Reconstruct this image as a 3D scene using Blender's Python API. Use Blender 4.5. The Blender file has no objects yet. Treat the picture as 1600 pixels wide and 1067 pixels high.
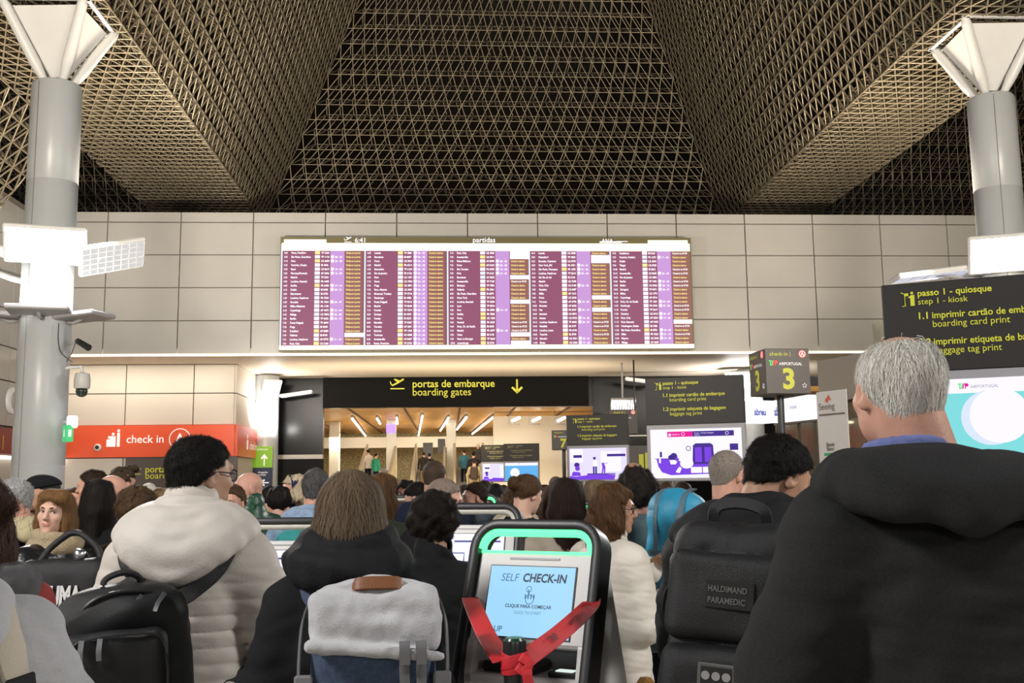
import bpy, math, random
import numpy as np
from mathutils import Vector, Matrix
rng = np.random.default_rng(7)
random.seed(7)
SC = bpy.context.scene
COL = SC.collection
PI = math.pi

# ------------------------------------------------------------------ camera, world, exposure
FPX = 1600.0                       # focal length in pixels of the 1600x1067 frame
PITCH = math.atan((752 - 533.5) / FPX)
ROLL = -0.012
EYE = np.array([0, 0, 1.6])
def _rx(a): c, s = math.cos(a), math.sin(a); return np.array([[1, 0, 0], [0, c, -s], [0, s, c]])
def _ry(a): c, s = math.cos(a), math.sin(a); return np.array([[c, 0, s], [0, 1, 0], [-s, 0, c]])
def _rz(a): c, s = math.cos(a), math.sin(a); return np.array([[c, -s, 0], [s, c, 0], [0, 0, 1]])
CR = _rx(PI / 2 + PITCH) @ _rz(ROLL)
cam = bpy.data.cameras.new('camera'); camo = bpy.data.objects.new('camera', cam); COL.objects.link(camo)
cam.sensor_width = 36; cam.lens = 36 * FPX / 1600; cam.clip_end = 300; cam.clip_start = 0.05
M4 = Matrix.Identity(4)
for i in range(3):
    for j in range(3): M4[i][j] = CR[i, j]
    M4[i][3] = EYE[i]
camo.matrix_world = M4
SC.camera = camo
world = bpy.data.worlds.new('world'); SC.world = world; world.use_nodes = True
world.node_tree.nodes['Background'].inputs[0].default_value = (1.0, 0.93, 0.84, 1)
world.node_tree.nodes['Background'].inputs[1].default_value = 0.05
vs = SC.view_settings
vs.view_transform = 'Standard'; vs.look = 'None'; vs.gamma = 1.0; vs.use_curve_mapping = False
vs.exposure = 0.15
SC.cycles.use_denoising = True
SC.cycles.max_bounces = 5; SC.cycles.diffuse_bounces = 3; SC.cycles.glossy_bounces = 3
SC.cycles.transmission_bounces = 4; SC.cycles.transparent_max_bounces = 6
SC.cycles.caustics_reflective = False; SC.cycles.caustics_refractive = False
SC.cycles.sample_clamp_indirect = 4.0

AL = math.radians(3.5)             # the hall is turned 3.5 degrees to the camera
HR = _rz(AL)
def H(u, v, z): return HR @ np.array([u, v, z])
def ray(px, py): return CR @ np.array([(px - 800) / FPX, -(py - 533.5) / FPX, -1.0])
def at(px, py, Y): d = ray(px, py); return EYE + d * Y / d[1]
def onv(px, py, v):
    d = ray(px, py); t = v / (d @ HR[:, 1]); p = EYE + t * d; return p @ HR[:, 0], p[2]
def onz(px, py, z): d = ray(px, py); return EYE + d * (z - 1.6) / d[2]
def onu(px, py, u):
    d = ray(px, py); t = u / (d @ HR[:, 0]); p = EYE + t * d; return p @ HR[:, 1], p[2]

def area(name, loc, target, sx, sy, watts, col=(1, .95, .88), spread=PI):
    l = bpy.data.lights.new(name, 'AREA'); l.shape = 'RECTANGLE'; l.size = sx; l.size_y = sy; l.energy = watts; l.color = col; l.spread = spread
    o = bpy.data.objects.new(name, l); COL.objects.link(o); o.location = loc
    d = Vector(target) - Vector(loc); o.rotation_euler = d.to_track_quat('-Z', 'Y').to_euler()
    return o
# the floodlights of the hall's columns (fittings built only for the pair ahead); rows beside and behind the camera are unseen, added lights without columns
LIT = (1, .975, .95)
COLS = [(-5.95, 15.3), (8.75, 15.4), (-5.95, 1.0), (8.75, 1.0), (-5.95, -13), (8.75, -13)]
for cu, cv in COLS[:2]:
    p = H(cu, cv, 5.3)
    q = H(cu, cv - 6, 0)
    area('flood_light', H(cu + (.55 if cu < 0 else -.55), cv - .75, 5.1), H(cu * .3, cv - 9, 0), 1.0, .6, 420, LIT)
    area('flood_light', H(cu + (.6 if cu < 0 else -.6), cv + .5, 4.6), H(cu * .6, 24, 6.0), 1.0, .6, 210 if cu < 0 else 60, LIT)
    area('uplight', H(cu + (.3 if cu < 0 else -.3), cv + 1.3, 4.5), H(cu + (1.2 if cu < 0 else -1.2), cv + 3.6, 9.5), 1.0, .6, 620, (1, .86, .66), PI * .9)
for cu, cv in COLS[2:4]:
    area('flood_light', H(cu * .8, cv, 5.2), H(cu * .25, cv + 7, 0), 1.3, 1.0, 420, LIT)
    area('uplight', H(cu * .8, cv, 4.6), H(cu * .78, cv + 11, 9.2), 1.2, .8, 420, (1, .86, .66), PI * .6)
for cu, cv in COLS[4:6]:
    area('flood_light', H(cu * .8, cv, 5.2), H(cu * .2, cv + 14, .5), 2.2, 1.6, 230, LIT)
    
# ------------------------------------------------------------------ materials
MATS = {}
def mat(name, base, rough=.6, metal=0, emit=None, es=1.0, bump=None, var=None, spec=.5, alpha=None, trans=0, sheen=0, stretch=None, island=0, coat=0):
    """procedural principled material; bump=(scale,strength), var=(scale,amount) colour variation of the thing itself"""
    if name in MATS: return MATS[name]
    m = bpy.data.materials.new(name); m.use_nodes = True; MATS[name] = m
    nt = m.node_tree; b = nt.nodes['Principled BSDF']
    b.inputs['Base Color'].default_value = (*base, 1); b.inputs['Roughness'].default_value = rough; b.inputs['Metallic'].default_value = metal
    b.inputs['Specular IOR Level'].default_value = spec
    if sheen: b.inputs['Sheen Weight'].default_value = sheen
    if coat: b.inputs['Coat Weight'].default_value = coat
    if trans: b.inputs['Transmission Weight'].default_value = trans
    if alpha is not None: b.inputs['Alpha'].default_value = alpha
    if emit is not None:
        b.inputs['Emission Color'].default_value = (*emit, 1); b.inputs['Emission Strength'].default_value = es
    tc = None
    def coord():
        nonlocal tc
        if tc is None:
            t = nt.nodes.new('ShaderNodeTexCoord'); tc = t.outputs['Object']
            if stretch:
                mp = nt.nodes.new('ShaderNodeMapping'); mp.inputs['Scale'].default_value = stretch
                nt.links.new(tc, mp.inputs[0]); tc = mp.outputs[0]
        return tc
    if var or island:
        mix = nt.nodes.new('ShaderNodeMix'); mix.data_type = 'RGBA'
        amt = var[1] if var else island
        mix.inputs[6].default_value = (*[min(1, c * (1 - amt)) for c in base], 1)
        mix.inputs[7].default_value = (*[min(1, c * (1 + amt)) for c in base], 1)
        if island:
            g = nt.nodes.new('ShaderNodeNewGeometry'); nt.links.new(g.outputs['Random Per Island'], mix.inputs[0])
        else:
            n = nt.nodes.new('ShaderNodeTexNoise'); n.inputs['Scale'].default_value = var[0]; n.inputs['Detail'].default_value = 3
            nt.links.new(coord(), n.inputs['Vector'])
            r = nt.nodes.new('ShaderNodeMapRange'); r.inputs[1].default_value = .3; r.inputs[2].default_value = .7
            nt.links.new(n.outputs[0], r.inputs[0]); nt.links.new(r.outputs[0], mix.inputs[0])
        nt.links.new(mix.outputs[2], b.inputs['Base Color'])
    if bump:
        n = nt.nodes.new('ShaderNodeTexNoise'); n.inputs['Scale'].default_value = bump[0]; n.inputs['Detail'].default_value = 3
        nt.links.new(coord(), n.inputs['Vector'])
        bp = nt.nodes.new('ShaderNodeBump'); bp.inputs['Strength'].default_value = bump[1]; bp.inputs['Distance'].default_value = .01
        nt.links.new(n.outputs[0], bp.inputs['Height']); nt.links.new(bp.outputs[0], b.inputs['Normal'])
    return m
def cloth(name, c, rough=.9, bump=(260, .25), var=(9, .10), sheen=.0): return mat('cloth ' + name, c, rough, bump=bump, var=var, spec=.2, sheen=sheen)
def hairmat(name, c): return mat('hair ' + name, c, .7, island=.4, spec=.18)
def glow(name, c, s): return mat('glow ' + name, (0, 0, 0), .5, emit=c, es=s, spec=.2)
SKIN = {}
def skin(tone):
    if tone not in SKIN:
        c = {'fair': (.62, .37, .27), 'pink': (.60, .32, .23), 'tan': (.45, .25, .16), 'olive': (.42, .25, .17), 'brown': (.16, .075, .045), 'dark': (.06, .028, .018)}[tone]
        m = mat('skin ' + tone, c, .5, bump=(120, .08), var=(14, .10), spec=.35)
        b = m.node_tree.nodes['Principled BSDF']; b.inputs['Subsurface Weight'].default_value = .0
        SKIN[tone] = m
    return SKIN[tone]
WHITEP = mat('white painted metal', (.78, .78, .77), .35, var=(3, .02))
BLACKP = mat('black plastic', (.018, .018, .019), .42)
SIGNK = mat('dark sign panel', (.024, .021, .019), .45, spec=.3)
YEL = mat('yellow sign lettering', (.50, .50, .03), .5, emit=(.80, .80, .04), es=.12)
STEEL = mat('brushed steel', (.55, .55, .56), .32, 1.0)
GREYM = mat('grey painted metal', (.33, .33, .34), .4)

# ------------------------------------------------------------------ objects
def root(name, loc, label, cat, group=None):
    o = bpy.data.objects.new(name, None); COL.objects.link(o); o.location = [float(x) for x in loc]; o.empty_display_size = .1
    o['label'] = label; o['category'] = cat
    if group: o['group'] = group
    return o
def tag(o, label, cat, group=None):
    o['label'] = label; o['category'] = cat
    if group: o['group'] = group
    return o
def top_loc(o):
    while o.parent is not None: o = o.parent
    return np.array(o.location)
def O(name, vf, m, parent=None, smooth=True, loc=None, label=None, auto=None):
    """one mesh object; vertices come in world coordinates"""
    v, f = vf
    v = np.asarray(v, float)
    base = top_loc(parent) if parent is not None else (np.array(loc, float) if loc is not None else np.zeros(3))
    me = bpy.data.meshes.new(name)
    if isinstance(f, np.ndarray):
        k = f.shape[1]
        me.vertices.add(len(v)); me.vertices.foreach_set('co', (v - base).astype(np.float32).ravel())
        me.loops.add(f.size); me.loops.foreach_set('vertex_index', f.astype(np.int32).ravel())
        me.polygons.add(len(f)); me.polygons.foreach_set('loop_start', np.arange(0, f.size, k, dtype=np.int32))
        me.update(calc_edges=True)
    else:
        me.from_pydata((v - base).tolist(), [], f)
    if smooth: me.polygons.foreach_set('use_smooth', np.ones(len(me.polygons), bool))
    for q in (m if isinstance(m, (list, tuple)) else [m]): me.materials.append(q)
    o = bpy.data.objects.new(name, me); COL.objects.link(o)
    o.location = [float(x) for x in (base if parent is None else (0, 0, 0))]
    if parent is not None: o.parent = parent
    if label: o['label'] = label
    if smooth and auto:
        me.set_sharp_from_angle(angle=math.radians(auto))
    return o
def S(name, vf, m, parent=None, smooth=False, **k):
    o = O(name, vf, m, parent, smooth, **k)
    if parent is None: o['kind'] = 'structure'
    return o

class MB:
    """collects shapes, under a placing matrix (R, t), into one mesh"""
    def __init__(s, R=None, t=None):
        s.v = []; s.f = []; s.n = 0
        s.R = np.eye(3) if R is None else np.asarray(R, float); s.t = np.zeros(3) if t is None else np.asarray(t, float)
    def add(s, v, f):
        v = np.asarray(v, float) @ s.R.T + s.t
        s.v.append(v); s.f += [[i + s.n for i in q] for q in f]; s.n += len(v); return s
    def out(s): return (np.concatenate(s.v) if s.v else np.zeros((0, 3))), s.f
    def box(s, lo, hi, bev=0):
        lo = np.minimum(lo, hi).astype(float) if True else lo; hi = np.maximum(lo, hi).astype(float)
        if bev <= 0:
            v = [(x, y, z) for x in (lo[0], hi[0]) for y in (lo[1], hi[1]) for z in (lo[2], hi[2])]
            return s.add(v, [[0, 1, 3, 2], [4, 6, 7, 5], [0, 4, 5, 1], [2, 3, 7, 6], [0, 2, 6, 4], [1, 5, 7, 3]])
        b = min(bev, .49 * float((hi - lo).min()))
        v = []; 
        for sx in (0, 1):
            for sy in (0, 1):
                for sz in (0, 1):
                    c = np.array([hi[0] if sx else lo[0], hi[1] if sy else lo[1], hi[2] if sz else lo[2]])
                    d = np.array([-1 if sx else 1, -1 if sy else 1, -1 if sz else 1]) * b
                    v += [c + d * (0, 1, 1), c + d * (1, 0, 1), c + d * (1, 1, 0)]
        I = lambda x, y, z, a: (x * 4 + y * 2 + z) * 3 + a
        f = []
        for a in range(3):
            for sd in (0, 1):
                q = []
                for (p, r) in ((0, 0), (1, 0), (1, 1), (0, 1)):
                    k = [0, 0, 0]; k[a] = sd; k[(a + 1) % 3] = p; k[(a + 2) % 3] = r; q.append(I(*k, a))
                f.append(q if sd else q[::-1])
        for a in range(3):
            b1, b2 = (a + 1) % 3, (a + 2) % 3
            for p in (0, 1):
                for r in (0, 1):
                    k0 = [0, 0, 0]; k0[b1] = p; k0[b2] = r; k1 = list(k0); k1[a] = 1
                    q = [I(*k0, b1), I(*k0, b2), I(*k1, b2), I(*k1, b1)]
                    f.append(q if (p ^ r) == 0 else q[::-1])
        for x in (0, 1):
            for y in (0, 1):
                for z in (0, 1):
                    q = [I(x, y, z, 0), I(x, y, z, 1), I(x, y, z, 2)]
                    f.append(q if (x + y + z) % 2 else q[::-1])
        return s.add(v, f)
    def cyl(s, a, b, ra, rb=None, n=16, cap=True):
        a = np.array(a, float); b = np.array(b, float); rb = ra if rb is None else rb
        d = b - a; d /= np.linalg.norm(d) + 1e-9
        x = np.cross(d, (0, 0, 1) if abs(d[2]) < .9 else (1, 0, 0)); x /= np.linalg.norm(x); y = np.cross(d, x)
        th = np.arange(n) * 2 * PI / n
        ring = np.outer(np.cos(th), x) + np.outer(np.sin(th), y)
        f = [[i, (i + 1) % n, n + (i + 1) % n, n + i] for i in range(n)]
        if cap: f += [list(range(n))[::-1], list(range(n, 2 * n))]
        return s.add(np.concatenate([a + ring * ra, b + ring * rb]), f)
    def tube(s, pts, r, n=8, flat=None, up=(0, 0, 1), closed=False):
        """round tube, or with flat=(half width, half thickness) a strap whose thickness runs along `up` (one vector or one per point)"""
        P = np.array(pts, float); m = len(P)
        T = np.roll(P, -1, 0) - np.roll(P, 1, 0) if closed else np.gradient(P, axis=0)
        T /= np.linalg.norm(T, axis=1)[:, None] + 1e-9
        up = np.broadcast_to(np.array(up, float), P.shape)
        X = np.cross(T, up)
        bad = np.linalg.norm(X, axis=1) < .05
        X[bad] = np.cross(T[bad], (1, .3, .2)); X /= np.linalg.norm(X, axis=1)[:, None]; Y = np.cross(X, T)
        r = np.broadcast_to(np.asarray(r, float), (m,))
        if flat:
            w, t = flat; w = np.broadcast_to(np.asarray(w, float), (m,))
            C = np.array([(-1, -.6), (-.9, -1), (.9, -1), (1, -.6), (1, .6), (.9, 1), (-.9, 1), (-1, .6)]); n = 8
            ring = C[None, :, 0, None] * w[:, None, None] * X[:, None] + C[None, :, 1, None] * t * Y[:, None]
        else:
            th = np.arange(n) * 2 * PI / n
            ring = (np.cos(th)[None, :, None] * X[:, None] + np.sin(th)[None, :, None] * Y[:, None]) * r[:, None, None]
        v = (P[:, None] + ring).reshape(-1, 3)
        f = [[i * n + j, i * n + (j + 1) % n, ((i + 1) % m) * n + (j + 1) % n, ((i + 1) % m) * n + j] for i in range(m if closed else m - 1) for j in range(n)]
        if not closed: f += [list(range(n))[::-1], list(range((m - 1) * n, m * n))]
        return s.add(v, f)
    def poly(s, pts, y0, y1):
        """outline in the local x-z plane, from depth y0 (front) to y1"""
        n = len(pts); v = [(x, y0, z) for x, z in pts] + [(x, y1, z) for x, z in pts]
        ar = sum(pts[i][0] * pts[(i + 1) % n][1] - pts[(i + 1) % n][0] * pts[i][1] for i in range(n))
        f = [list(range(n)), list(range(n, 2 * n))[::-1]] + [[i, n + i, n + (i + 1) % n, (i + 1) % n] for i in range(n)]
        if ar < 0: f = [q[::-1] for q in f]
        return s.add(v, f)
    def lathe(s, prof, c=(0, 0, 0), n=24):
        v = []; m = len(prof)
        for r, z in prof:
            for k in range(n): v.append((c[0] + r * math.cos(2 * PI * k / n), c[1] + r * math.sin(2 * PI * k / n), c[2] + z))
        f = [[i * n + k, i * n + (k + 1) % n, (i + 1) * n + (k + 1) % n, (i + 1) * n + k] for i in range(m - 1) for k in range(n)]
        f += [list(range(n))[::-1], list(range((m - 1) * n, m * n))]
        return s.add(v, f)
    def text(s, txt, x, z, size, y=0, align='l', bold=0.0, slant=0, sx=1.0):
        V, F = glyphs(txt, bold)
        if not len(V): return s
        w = V[:, 0].max()
        X = (V[:, 0] - (0 if align == 'l' else w / 2 if align == 'c' else w)) * size * sx + V[:, 1] * size * slant
        return s.add(np.stack([x + X, np.full(len(V), float(y)), z + V[:, 1] * size], 1), F)
    def ring(s, x, z, r, w, y=0, n=28):
        v = []
        for k in range(n):
            c, q = math.cos(2 * PI * k / n), math.sin(2 * PI * k / n)
            v += [(x + c * r, y, z + q * r), (x + c * (r - w), y, z + q * (r - w))]
        return s.add(v, [[2 * k, 2 * ((k + 1) % n), 2 * ((k + 1) % n) + 1, 2 * k + 1][::-1] for k in range(n)])
    def flat(s, pts, y=0):
        n = len(pts); ar = sum(pts[i][0] * pts[(i + 1) % n][1] - pts[(i + 1) % n][0] * pts[i][1] for i in range(n))
        return s.add([(x, y, z) for x, z in pts], [list(range(n)) if ar > 0 else list(range(n))[::-1]])
    def rect(s, x0, z0, x1, z1, y=0): return s.flat([(x0, z0), (x1, z0), (x1, z1), (x0, z1)], y)
    def disc(s, x, z, r, y=0, n=28, rz=None):
        rz = r if rz is None else rz
        return s.flat([(x + r * math.cos(2 * PI * k / n), z + rz * math.sin(2 * PI * k / n)) for k in range(n)], y)
_GL = {}
def glyphs(txt, bold=0.0):
    k = (txt, bold)
    if k not in _GL:
        c = bpy.data.curves.new('t', 'FONT'); c.body = txt; c.size = 1; c.resolution_u = 3; c.offset = bold; c.fill_mode = 'FRONT'
        o = bpy.data.objects.new('t', c); me = bpy.data.meshes.new_from_object(o)
        V = np.zeros(len(me.vertices) * 3, np.float32); me.vertices.foreach_get('co', V); V = V.reshape(-1, 3).astype(float)
        F = [list(p.vertices) for p in me.polygons]
        bpy.data.objects.remove(o); bpy.data.curves.remove(c); bpy.data.meshes.remove(me)
        _GL[k] = (V, F)
    return _GL[k]
def copy_tree(o, loc, label=None, group=None):
    c = o.copy(); COL.objects.link(c); c.location = [float(x) for x in loc]
    if label: c['label'] = label
    if group: c['group'] = group
    def kids(a, b):
        for ch in a.children:
            d = ch.copy(); COL.objects.link(d); d.parent = b; kids(ch, d)
    kids(o, c); return c
# ------------------------------------------------------------------ distance-field modelling: soft, joined surfaces for bodies and cloth
def axis(*segs):
    out = []
    for lo, hi, h in segs:
        n = max(1, int(math.ceil((hi - lo) / h))); out += list(np.linspace(lo, hi, n, endpoint=False))
    out.append(segs[-1][1]); return np.array(out, np.float32)
def smin(a, b, k):
    if k <= 0: return np.minimum(a, b)
    h = np.clip(.5 + .5 * (b - a) / k, 0, 1); return b + (a - b) * h - k * h * (1 - h)
class SDF:
    def __init__(s, ax, ay, az):
        s.ax = [np.asarray(q, np.float32) for q in (ax, ay, az)]; s.d = np.full([len(q) for q in s.ax], .5, np.float32)
    @staticmethod
    def uni(lo, hi, h): return SDF(*[axis((a, b, h)) for a, b in zip(lo, hi)])
    def sub(s, lo, hi):
        sl = []
        for i in range(3):
            a = int(np.searchsorted(s.ax[i], lo[i])); b = int(np.searchsorted(s.ax[i], hi[i])); sl.append(slice(max(0, a - 1), min(len(s.ax[i]), b + 1)))
        if any(q.stop <= q.start for q in sl): return None
        return tuple(sl), s.ax[0][sl[0]][:, None, None], s.ax[1][sl[1]][None, :, None], s.ax[2][sl[2]][None, None, :]
    def put(s, q, d, k, op):
        c = s.d[q]
        s.d[q] = smin(c, d, k) if op == 'u' else (-smin(-c, d, k) if op == 's' else -smin(-c, -d, k))
    def cone(s, a, b, ra, rb, k=.02, op='u', sc=(1, 1, 1), mg=.05, wr=None):
        a = np.array(a, float); b = np.array(b, float); r = max(ra, rb)
        q = s.sub(np.minimum(a, b) - r / min(sc) - k - mg, np.maximum(a, b) + r / min(sc) + k + mg)
        if q is None: return s
        sl, X, Y, Z = q; ba = (b - a) * np.array(sc); L = float(ba @ ba) + 1e-12
        px, py, pz = (X - a[0]) * sc[0], (Y - a[1]) * sc[1], (Z - a[2]) * sc[2]
        t = np.clip((px * ba[0] + py * ba[1] + pz * ba[2]) / L, 0, 1)
        d = np.sqrt((px - t * ba[0]) ** 2 + (py - t * ba[1]) ** 2 + (pz - t * ba[2]) ** 2) - (ra + (rb - ra) * t)
        if wr: d = d + wr[0] * np.sin(wr[1] * t * 6.2832 + wr[2] + 9 * (X + .7 * Y)) * np.sin(t * 3.14)
        s.put(sl, d, k, op); return s
    def ell(s, c, r, R=None, k=.02, op='u', mg=.05):
        c = np.array(c, float); r = np.array(r, float); m = max(r) + k + mg
        q = s.sub(c - m, c + m)
        if q is None: return s
        sl, X, Y, Z = q; p = (X - c[0], Y - c[1], Z - c[2])
        if R is not None: p = tuple(R[0, i] * p[0] + R[1, i] * p[1] + R[2, i] * p[2] for i in range(3))
        k0 = np.sqrt((p[0] / r[0]) ** 2 + (p[1] / r[1]) ** 2 + (p[2] / r[2]) ** 2)
        k1 = np.sqrt((p[0] / r[0] ** 2) ** 2 + (p[1] / r[1] ** 2) ** 2 + (p[2] / r[2] ** 2) ** 2) + 1e-6
        s.put(sl, k0 * (k0 - 1) / k1, k, op); return s
    def rbox(s, c, h, rr, R=None, k=.01, op='u', mg=.05):
        c = np.array(c, float); h = np.array(h, float); m = float(np.linalg.norm(h)) + k + mg if R is not None else h + k + mg
        q = s.sub(c - m, c + m)
        if q is None: return s
        sl, X, Y, Z = q; p = (X - c[0], Y - c[1], Z - c[2])
        if R is not None: p = tuple(R[0, i] * p[0] + R[1, i] * p[1] + R[2, i] * p[2] for i in range(3))
        w = [np.abs(p[i]) - h[i] + rr for i in range(3)]
        d = np.sqrt(np.maximum(w[0], 0) ** 2 + np.maximum(w[1], 0) ** 2 + np.maximum(w[2], 0) ** 2) + np.minimum(np.maximum(np.maximum(w[0], w[1]), w[2]), 0) - rr
        s.put(sl, d, k, op); return s
    def loft(s, rings, k=.03, e=2.3, lean=None, op='u'):
        """rings: (z, half width, half depth, centre y)"""
        r = np.array(rings, float); z0, z1 = r[0, 0], r[-1, 0]
        m = r[:, 1:3].max() + .08; cy = r[:, 3]
        q = s.sub((-m, cy.min() - m, z0 - .06), (m, cy.max() + m, z1 + .06))
        if q is None: return s
        sl, X, Y, Z = q; zz = Z.ravel()
        rx, ry, c = [np.interp(zz, r[:, 0], r[:, i])[None, None, :].astype(np.float32) for i in (1, 2, 3)]
        d = ((np.abs(X / rx) ** e + np.abs((Y - c) / ry) ** e) ** (1 / e) - 1) * np.minimum(rx, ry)
        d = -smin(-d, -np.maximum(Z - z1, z0 - Z), .02)
        s.put(sl, d, k, op); return s
    def plane(s, n, o, k=.01):
        """keep the side where n.(p-o) < 0"""
        X, Y, Z = s.ax[0][:, None, None], s.ax[1][None, :, None], s.ax[2][None, None, :]
        d = (X - o[0]) * n[0] + (Y - o[1]) * n[1] + (Z - o[2]) * n[2]
        s.d = -smin(-s.d, -d, k); return s
    def wob(s, amp, f, seed=0, an=(1, 1, 1)):
        X, Y, Z = s.ax[0][:, None, None] * an[0], s.ax[1][None, :, None] * an[1], s.ax[2][None, None, :] * an[2]
        g = np.random.default_rng(seed); t = 0
        for i in range(3):
            w = g.normal(size=3); w *= f * (1 + .6 * i) / np.linalg.norm(w); w2 = g.normal(size=3); w2 *= f * .5 / np.linalg.norm(w2)
            t = t + np.sin(w[0] * X + w[1] * Y + w[2] * Z + g.uniform(0, 6) + 1.3 * np.sin(w2[0] * X + w2[1] * Y + w2[2] * Z)) / (1 + .5 * i)
        s.d = s.d + (amp * t / 1.6).astype(np.float32); return s
    def quilt(s, amp, sp, z0=-9, z1=9, ph=0):
        Z = s.ax[2]; g = -amp * np.abs(np.sin(PI * (Z - ph) / sp)) ** .28
        g = np.where((Z > z0) & (Z < z1), g, -amp * .8); s.d = s.d + g[None, None, :].astype(np.float32); return s
    def mesh(s):
        d = s.d; n0, n1, n2 = d.shape; neg = d < 0
        neg[0] = neg[-1] = False; neg[:, 0] = neg[:, -1] = False; neg[:, :, 0] = neg[:, :, -1] = False
        cnt = np.zeros((n0 - 1, n1 - 1, n2 - 1), np.uint8)
        cor = [(i, j, k) for i in (0, 1) for j in (0, 1) for k in (0, 1)]
        for i, j, k in cor: cnt += neg[i:n0 - 1 + i, j:n1 - 1 + j, k:n2 - 1 + k]
        I, J, K = np.nonzero((cnt > 0) & (cnt < 8))
        idx = np.full(cnt.shape, -1, np.int32); idx[I, J, K] = np.arange(len(I))
        dd = {c: np.where(neg[I + c[0], J + c[1], K + c[2]], np.minimum(d[I + c[0], J + c[1], K + c[2]], -1e-5), np.maximum(d[I + c[0], J + c[1], K + c[2]], 1e-5)) for c in cor}
        acc = np.zeros((len(I), 3)); num = np.zeros(len(I))
        for c in cor:
            for a in range(3):
                if c[a] == 0:
                    e = list(c); e[a] = 1; e = tuple(e); da, db = dd[c], dd[e]; m = (da < 0) != (db < 0)
                    t = np.where(m, da / np.where(m, da - db, 1), 0)
                    for x in range(3): acc[:, x] += np.where(m, c[x] + (t if x == a else 0), 0)
                    num += m
        acc /= np.maximum(num, 1)[:, None]
        V = np.zeros((len(I), 3))
        for a, q in enumerate((I, J, K)):
            A = s.ax[a]; V[:, a] = A[q] + acc[:, a] * (A[q + 1] - A[q])
        F = []
        for a in range(3):
            b, c = (a + 1) % 3, (a + 2) % 3
            sl0 = [slice(1, None)] * 3; sl0[a] = slice(0, -1); sl1 = [slice(1, None)] * 3; sl1[a] = slice(1, None)
            sl0[b] = sl0[c] = sl1[b] = sl1[c] = slice(1, -1)
            A0, A1 = neg[tuple(sl0)], neg[tuple(sl1)]
            P = np.argwhere(A0 != A1)
            if not len(P): continue
            fl = A0[tuple(P.T)]
            P = P.copy(); P[:, b] += 1; P[:, c] += 1
            def cell(ob, oc):
                Q = P.copy(); Q[:, b] -= ob; Q[:, c] -= oc; return idx[Q[:, 0], Q[:, 1], Q[:, 2]]
            quad = np.stack([cell(1, 1), cell(0, 1), cell(0, 0), cell(1, 0)], 1)
            quad[~fl] = quad[~fl][:, ::-1]
            F.append(quad)
        F = np.concatenate(F) if F else np.zeros((0, 4), int)
        F = F[(F >= 0).all(1)]
        return V, F
    def samp(s, P):
        """distance and unit gradient at points (uniform grid)"""
        h = [q[1] - q[0] for q in s.ax]
        if not hasattr(s, 'g'): s.g = np.gradient(s.d, *[float(x) for x in h])
        f = [np.clip((P[:, i] - s.ax[i][0]) / h[i], 0, len(s.ax[i]) - 1.001) for i in range(3)]
        b = [q.astype(int) for q in f]; t = [q - p for q, p in zip(f, b)]
        d = 0; G = np.zeros((len(P), 3))
        for c in ((i, j, k) for i in (0, 1) for j in (0, 1) for k in (0, 1)):
            w = np.prod([t[x] if c[x] else 1 - t[x] for x in range(3)], axis=0); ii = tuple(b[x] + c[x] for x in range(3))
            d = d + w * s.d[ii]
            for x in range(3): G[:, x] += w * s.g[x][ii]
        return d, G / (np.linalg.norm(G, axis=1)[:, None] + 1e-6)
    def snap(s, P, off):
        P = np.array(P, float)
        for _ in range(6):
            d, g = s.samp(P); P = P - g * np.clip(d - off, -.03, .03)[:, None]
        return P, s.samp(P)[1]

def strands(sd, n, length, crown, kdown=.6, curl=0, width=.0016, nseg=6, seed=1, lift=.004, jit=.25, keep=None, V=None):
    """hair strands that start on a hair volume and run along its surface away from the whorl and down"""
    g = np.random.default_rng(seed)
    if V is None: V, _ = sd.mesh()
    if keep is not None: V = V[keep(V)]
    if not len(V): return np.zeros((0, 3)), np.zeros((0, 4), int)
    P = V[g.integers(0, len(V), n)] + g.normal(size=(n, 3)) * .003
    L = length * g.uniform(.6, 1.2, n); st = (L / nseg)[:, None]
    lf = lift * g.uniform(.2, 1.6, n); J = g.normal(size=(n, 3)) * jit; ph = g.uniform(0, 6.28, n)
    pts = []; nor = []
    for i in range(nseg + 1):
        d, G = sd.samp(P); P = P - G * np.clip(d - lf * (.3 + .9 * i / nseg), -.012, .012)[:, None]
        Q = P.copy()
        D = P - crown; D /= np.linalg.norm(D, axis=1)[:, None] + 1e-6
        D = D * (1 - kdown) + np.array([0, 0, -1]) * kdown + J
        if curl:
            a = ph + i * 1.1; B = np.cross(G, D); Q = Q + (np.sin(a)[:, None] * B + np.cos(a)[:, None] * G * .6) * curl
        pts.append(Q); nor.append(G)
        T = D - (D * G).sum(1)[:, None] * G; T /= np.linalg.norm(T, axis=1)[:, None] + 1e-6
        P = P + T * st
    pts = np.stack(pts, 1); nor = np.stack(nor, 1)
    T = np.gradient(pts, axis=1); W = np.cross(T, nor); W /= np.linalg.norm(W, axis=2)[..., None] + 1e-9
    w = width * np.linspace(1, .35, nseg + 1)[None, :, None] * .5
    vv = np.stack([pts - W * w, pts + W * w], 2).reshape(-1, 3)
    m = nseg + 1; b = (np.arange(n) * m * 2)[:, None]; i = np.arange(nseg)[None, :] * 2
    F = np.stack([b + i, b + i + 1, b + i + 3, b + i + 2], -1).reshape(-1, 4)
    return vv, F
def join(*ms):
    v = []; f = []; n = 0
    for a, b in ms: v.append(a); f.append(np.asarray(b) + n); n += len(a)
    return np.concatenate(v), np.concatenate(f)
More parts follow.
